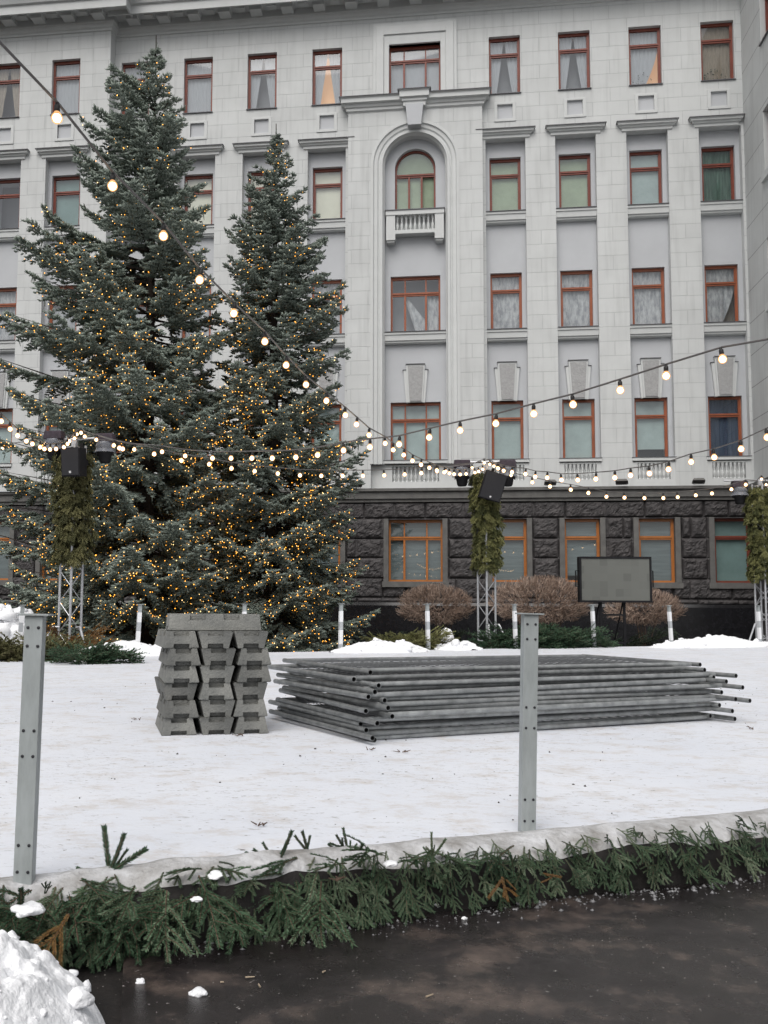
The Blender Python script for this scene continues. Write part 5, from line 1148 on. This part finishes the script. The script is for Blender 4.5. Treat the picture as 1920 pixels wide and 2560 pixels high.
# cluster wound round the tower tops
for tv, dep, pts, lb in ((top1v, dT1, [(183, 943), (175, 935), (245, 963)], 'few bulbs wound round the top of the left truss'), (top2v, dT2, [(1046, 1000), (1058, 1003), (1067, 1007), (1075, 1010), (1020, 1011), (963, 1018), (1104, 1027)], 'cluster of bulbs wound round the top of the middle truss'), (top3v, dT3, [(1645, 1035), (1655, 1047)], 'few bulbs wound round the top of the right truss')):
    A = (tv.x - 1, dep - .42); B = (tv.x + 1, dep - .42); festoon(lb, A, B, sorted(pts), start=[tv + Vector((-.1, -.1, 0))], stop=[tv + Vector((.1, -.1, 0))])

# ------------------------------------------------------------------ blank screen on its stand
ds = 26.6; ca = onY(1248, 1203, ds); cb = onY(1407, 1302, ds); cx_ = (ca.x + cb.x) / 2; wS = (cb.x - ca.x); zt_, zb_ = ca.z, cb.z
t = empty('led_screen', (cx_, ds, 0), R(4)); tag(t, 'blank grey outdoor screen in a black frame on a black stand', 'screen')
mb = MB(); b_ = .05; d = .16
for x0, x1, z0, z1 in ((-wS / 2, -wS / 2 + b_, zb_, zt_), (wS / 2 - b_, wS / 2, zb_, zt_), (-wS / 2 + b_, wS / 2 - b_, zb_, zb_ + b_), (-wS / 2 + b_, wS / 2 - b_, zt_ - b_, zt_)): mb.box(x0, x1, -d, d, z0, z1)
mb.box(-wS / 2 + b_, wS / 2 - b_, -.02, d - .01, zb_ + b_, zt_ - b_); obj('frame', mb, M_black, t)
mb = MB(); mb.box(-wS / 2 + b_ + .002, wS / 2 - b_ - .002, -d + .02, -.022, zb_ + b_ + .002, zt_ - b_ - .002); obj('display', mb, M_screen, t)
for s in (-1, 1):
    mb = MB(); x = s * (wS / 2 + .07); mb.tube([(s * wS / 2, 0, zt_ - .36), (x, 0, zt_ - .36), (x, 0, zt_ - .78), (s * wS / 2, 0, zt_ - .78)], .018, 6); obj('handle', mb, M_black, t)
mb = MB(); lx0, lx1 = -.36, .24
for x in (lx0, lx1): mb.box(x - .03, x + .03, -.03, .03, -.55, zb_ + .0)
for z in (zb_ - .32, zb_ - 1.05): mb.box(lx0 + .03, lx1 - .03, -.025, .025, z - .025, z + .025)
for x in (lx0, lx1): mb.tube([(x, .05, zb_ + .1), (x - .22, .75, -.55)], .02, 6)
obj('stand', mb, M_black, t)

# ------------------------------------------------------------------ shrubs and hedge by the wall
def shrub(px, dep, px0, px1, pyt, pyb, label, seed, stems=9, n=520, group=None):
    rg = random.Random(seed); L = onY(px0, pyt, dep); Rr = onY(px1, pyt, dep); T_ = onY(px, pyt, dep); B_ = onY(px, pyb, dep); cx = (L.x + Rr.x) / 2; rx = (Rr.x - L.x) / 2; g = ground_z(dep)
    t = empty('bare_shrub', (cx, dep, g)); tag(t, label, 'shrub', group); zc = B_.z + .42 * (T_.z - B_.z) - g; hz = T_.z - g - zc; hl = zc - (B_.z - g)
    mb = MB(); tips = []
    for k in range(stems):
        a = rg.uniform(0, 6.28); r0 = rg.uniform(.02, .22); p0 = Vector((math.cos(a) * r0 * rx, math.sin(a) * r0 * .6 * rx, 0)); e = Vector((math.cos(a) * rx * rg.uniform(.25, .55), math.sin(a) * rx * .4, zc - hl * .3))
        mb.tube([p0, (p0 + e) / 2 + Vector((rg.uniform(-.06, .06), 0, 0)), e], [.018, .014, .009], 5, caps=False); tips.append(e)
    obj('stems', mb, M_twig, t)
    tw = MB(); tint = []
    for k in range(n):
        u = rg.uniform(-1, 1); a = rg.uniform(0, 6.283); q = math.sqrt(1 - u * u); rad_ = rg.uniform(.25, .8) if rg.random() < .35 else rg.uniform(.62, .88)
        dirv = Vector((math.cos(a) * q, math.sin(a) * q, u)); p = Vector((dirv.x * rx * rad_, dirv.y * rx * .75 * rad_, zc + u * rad_ * (hz if u > 0 else hl)))
        if dirv.y > .75: continue
        for b in range(4):
            dd = (dirv * .9 + Vector((rg.uniform(-.8, .8), rg.uniform(-.8, .8), rg.uniform(-.3, .9)))).normalized(); ln = rg.uniform(.14, .3)
            m1 = p + dd * ln * .5 + Vector((rg.uniform(-.04, .04),) * 3); e = p + (dd + Vector((0, 0, .25))) * ln
            ee = Vector(((e.x) / rx, e.y / (rx * .75), (e.z - zc) / (hz if e.z > zc else hl))); rn = ee.length
            lim = rg.uniform(.97, 1.04)
            if rn > lim: e = Vector((e.x * lim / rn, e.y * lim / rn, zc + (e.z - zc) * lim / rn))
            v0 = len(tw.v); tw.tube([p, m1, e], [.008, .0065, .0035], 3, caps=False); tint += [rg.random() ** 1.3] * (len(tw.v) - v0)
    me = tw.mesh('twigs'); at_ = me.attributes.new('tint', 'FLOAT', 'POINT'); at_.data.foreach_set('value', tint); link('twigs', me, M_bush, t)
GB = 'bare clipped shrubs along the wall'
shrub(940, 31, 852, 1028, 1260, 1350, 'round bare brown shrub left of the middle truss', 1, group=GB, n=760)
shrub(1165, 31.5, 1044, 1290, 1242, 1352, 'wide bare brown shrub between the middle truss and the screen', 2, 12, 1150, group=GB)
shrub(1400, 31.5, 1300, 1484, 1270, 1352, 'bare brown shrub half hidden behind the blank screen', 3, 8, 700, group=GB)
def lowconifer(name, label, cat_, spots, mats, lib, kind=None, group=None, loc=None):
    its = []
    for (x, y, z, rx, ry, h, n, tint) in spots:
        for k in range(n):
            a = rr.uniform(0, 6.283); q = math.sqrt(rr.random()); p = (x + rx * q * math.cos(a), y + ry * q * math.sin(a), z + h * (1 - q * q) * rr.random())
            d = Vector((math.cos(a), math.sin(a), rr.uniform(-.15, .75))); its.append((p, d, (0, 0, 1), rr.uniform(.8, 1.5), rr.randrange(3), min(1, max(0, tint + rr.uniform(-.3, .3)))))
    o = build_sprigs(name, its, mats, lib); p = Vector((spots[0][0], spots[0][1], spots[0][2])); o.data.transform(Matrix.Translation(-p)); o.location = p; return tag(o, label, cat_, group, kind)
for px0, px1, lb, sd in ((765, 850, 'dark low juniper right of the narrower spruce', 1), (850, 1030, 'dark low juniper under the round bare shrub', 2), (1040, 1300, 'dark low juniper under the wide bare shrub', 3), (1290, 1480, 'dark low juniper under the bare shrub behind the screen', 4)):
    a = onY(px0, 1380, 29.5); b = onY(px1, 1380, 29.5); g = ground_z(29)
    lowconifer('juniper_hedge', lb, 'hedge', [((a.x * (1 - u) + b.x * u), 29.5, g, .5, .7, .75 + .12 * math.sin(u * 9 + sd), 46, .3) for u in np.linspace(0, 1, max(3, int((b.x - a.x) / .45)))], [M_jun, M_twig], SPR_FAR, group='low dark junipers along the wall')
def pile(px, py, rx, ry, h, n, label, mats, tint, k=1):
    p = onZ(px, py, 0); c, s_ = FD.x, FD.y
    lowconifer('fir_branch_pile', label, 'branch pile', [(p.x + FD.x * u * rx, p.y + FD.y * u * rx, .01, rx * .42, ry, h * (1 - .5 * abs(u)), n // 5, tint) for u in (-.7, -.35, 0, .35, .7)], mats, SPR_FAR, group='cut fir branches left on the rink')
pile(30, 1425, .95, .35, .30, 200, 'yellowing pile of cut fir branches at the far left of the rink', [M_firolive, M_twig], .35)
pile(200, 1432, .42, .13, .15, 60, 'loose dark green fir branches on the ice left of the stacked feet', [M_fir, M_twig], .3)
pile(895, 1402, .62, .25, .28, 120, 'yellow-green pile of fir branches by the snow heap', [M_firmix, M_twig], .6)
pile(1175, 1398, 1.35, .35, .52, 330, 'big dark green pile of cut fir branches right of the middle truss', [M_fir, M_twig], .2)
p = onZ(150, 1385, 0); lowconifer('fir_branch_pile', 'dry brown fir branches heaped round the foot of the left truss', 'branch pile', [(b1[0].x, b1[0].y - .1, -.05, .3, .3, .5, 90, .3), (b1[0].x + .25, b1[0].y, -.05, .3, .3, .3, 50, .3)], [M_firbrown, M_twig], SPR_FAR, group='cut fir branches left on the rink')
p = onZ(1455, 1398, 0)
# floodlights on the ledge
for px, lb in ((1189, 'small floodlight on the ledge right of the middle truss'), (1344, 'small floodlight on the ledge above the blank screen'), (1510, 'small floodlight on the ledge, rightmost of the row'), (1024, 'small floodlight on the ledge behind the left arm of the middle crossbar'), (770, 'small floodlight on the ledge beside the narrower spruce'), (26, 'small floodlight on the ledge at the left edge')):
    c = onY(px, 1050, 39.4); t = empty('floodlight', (c.x, 39.45, 5.64), R(random.uniform(-20, 20))); tag(t, lb, 'floodlight', 'floodlights standing on the granite ledge')
    mb = MB(); Mx = Matrix.Translation((0, 0, .13)) @ Matrix.Rotation(R(-25), 4, 'X'); mb.frustum((-.24, .24, -.14, .14, -.05), (-.18, .18, -.1, .1, .07), 0, Mx); obj('lamp_body', mb, M_gtrim, t, bevel=.015)
    mb = MB(); mb.box(-.2, -.18, -.02, .02, 0, .15); mb.box(.18, .2, -.02, .02, 0, .15); mb.box(-.18, .18, -.02, .02, 0, .012); obj('foot_bracket', mb, M_flash, t)
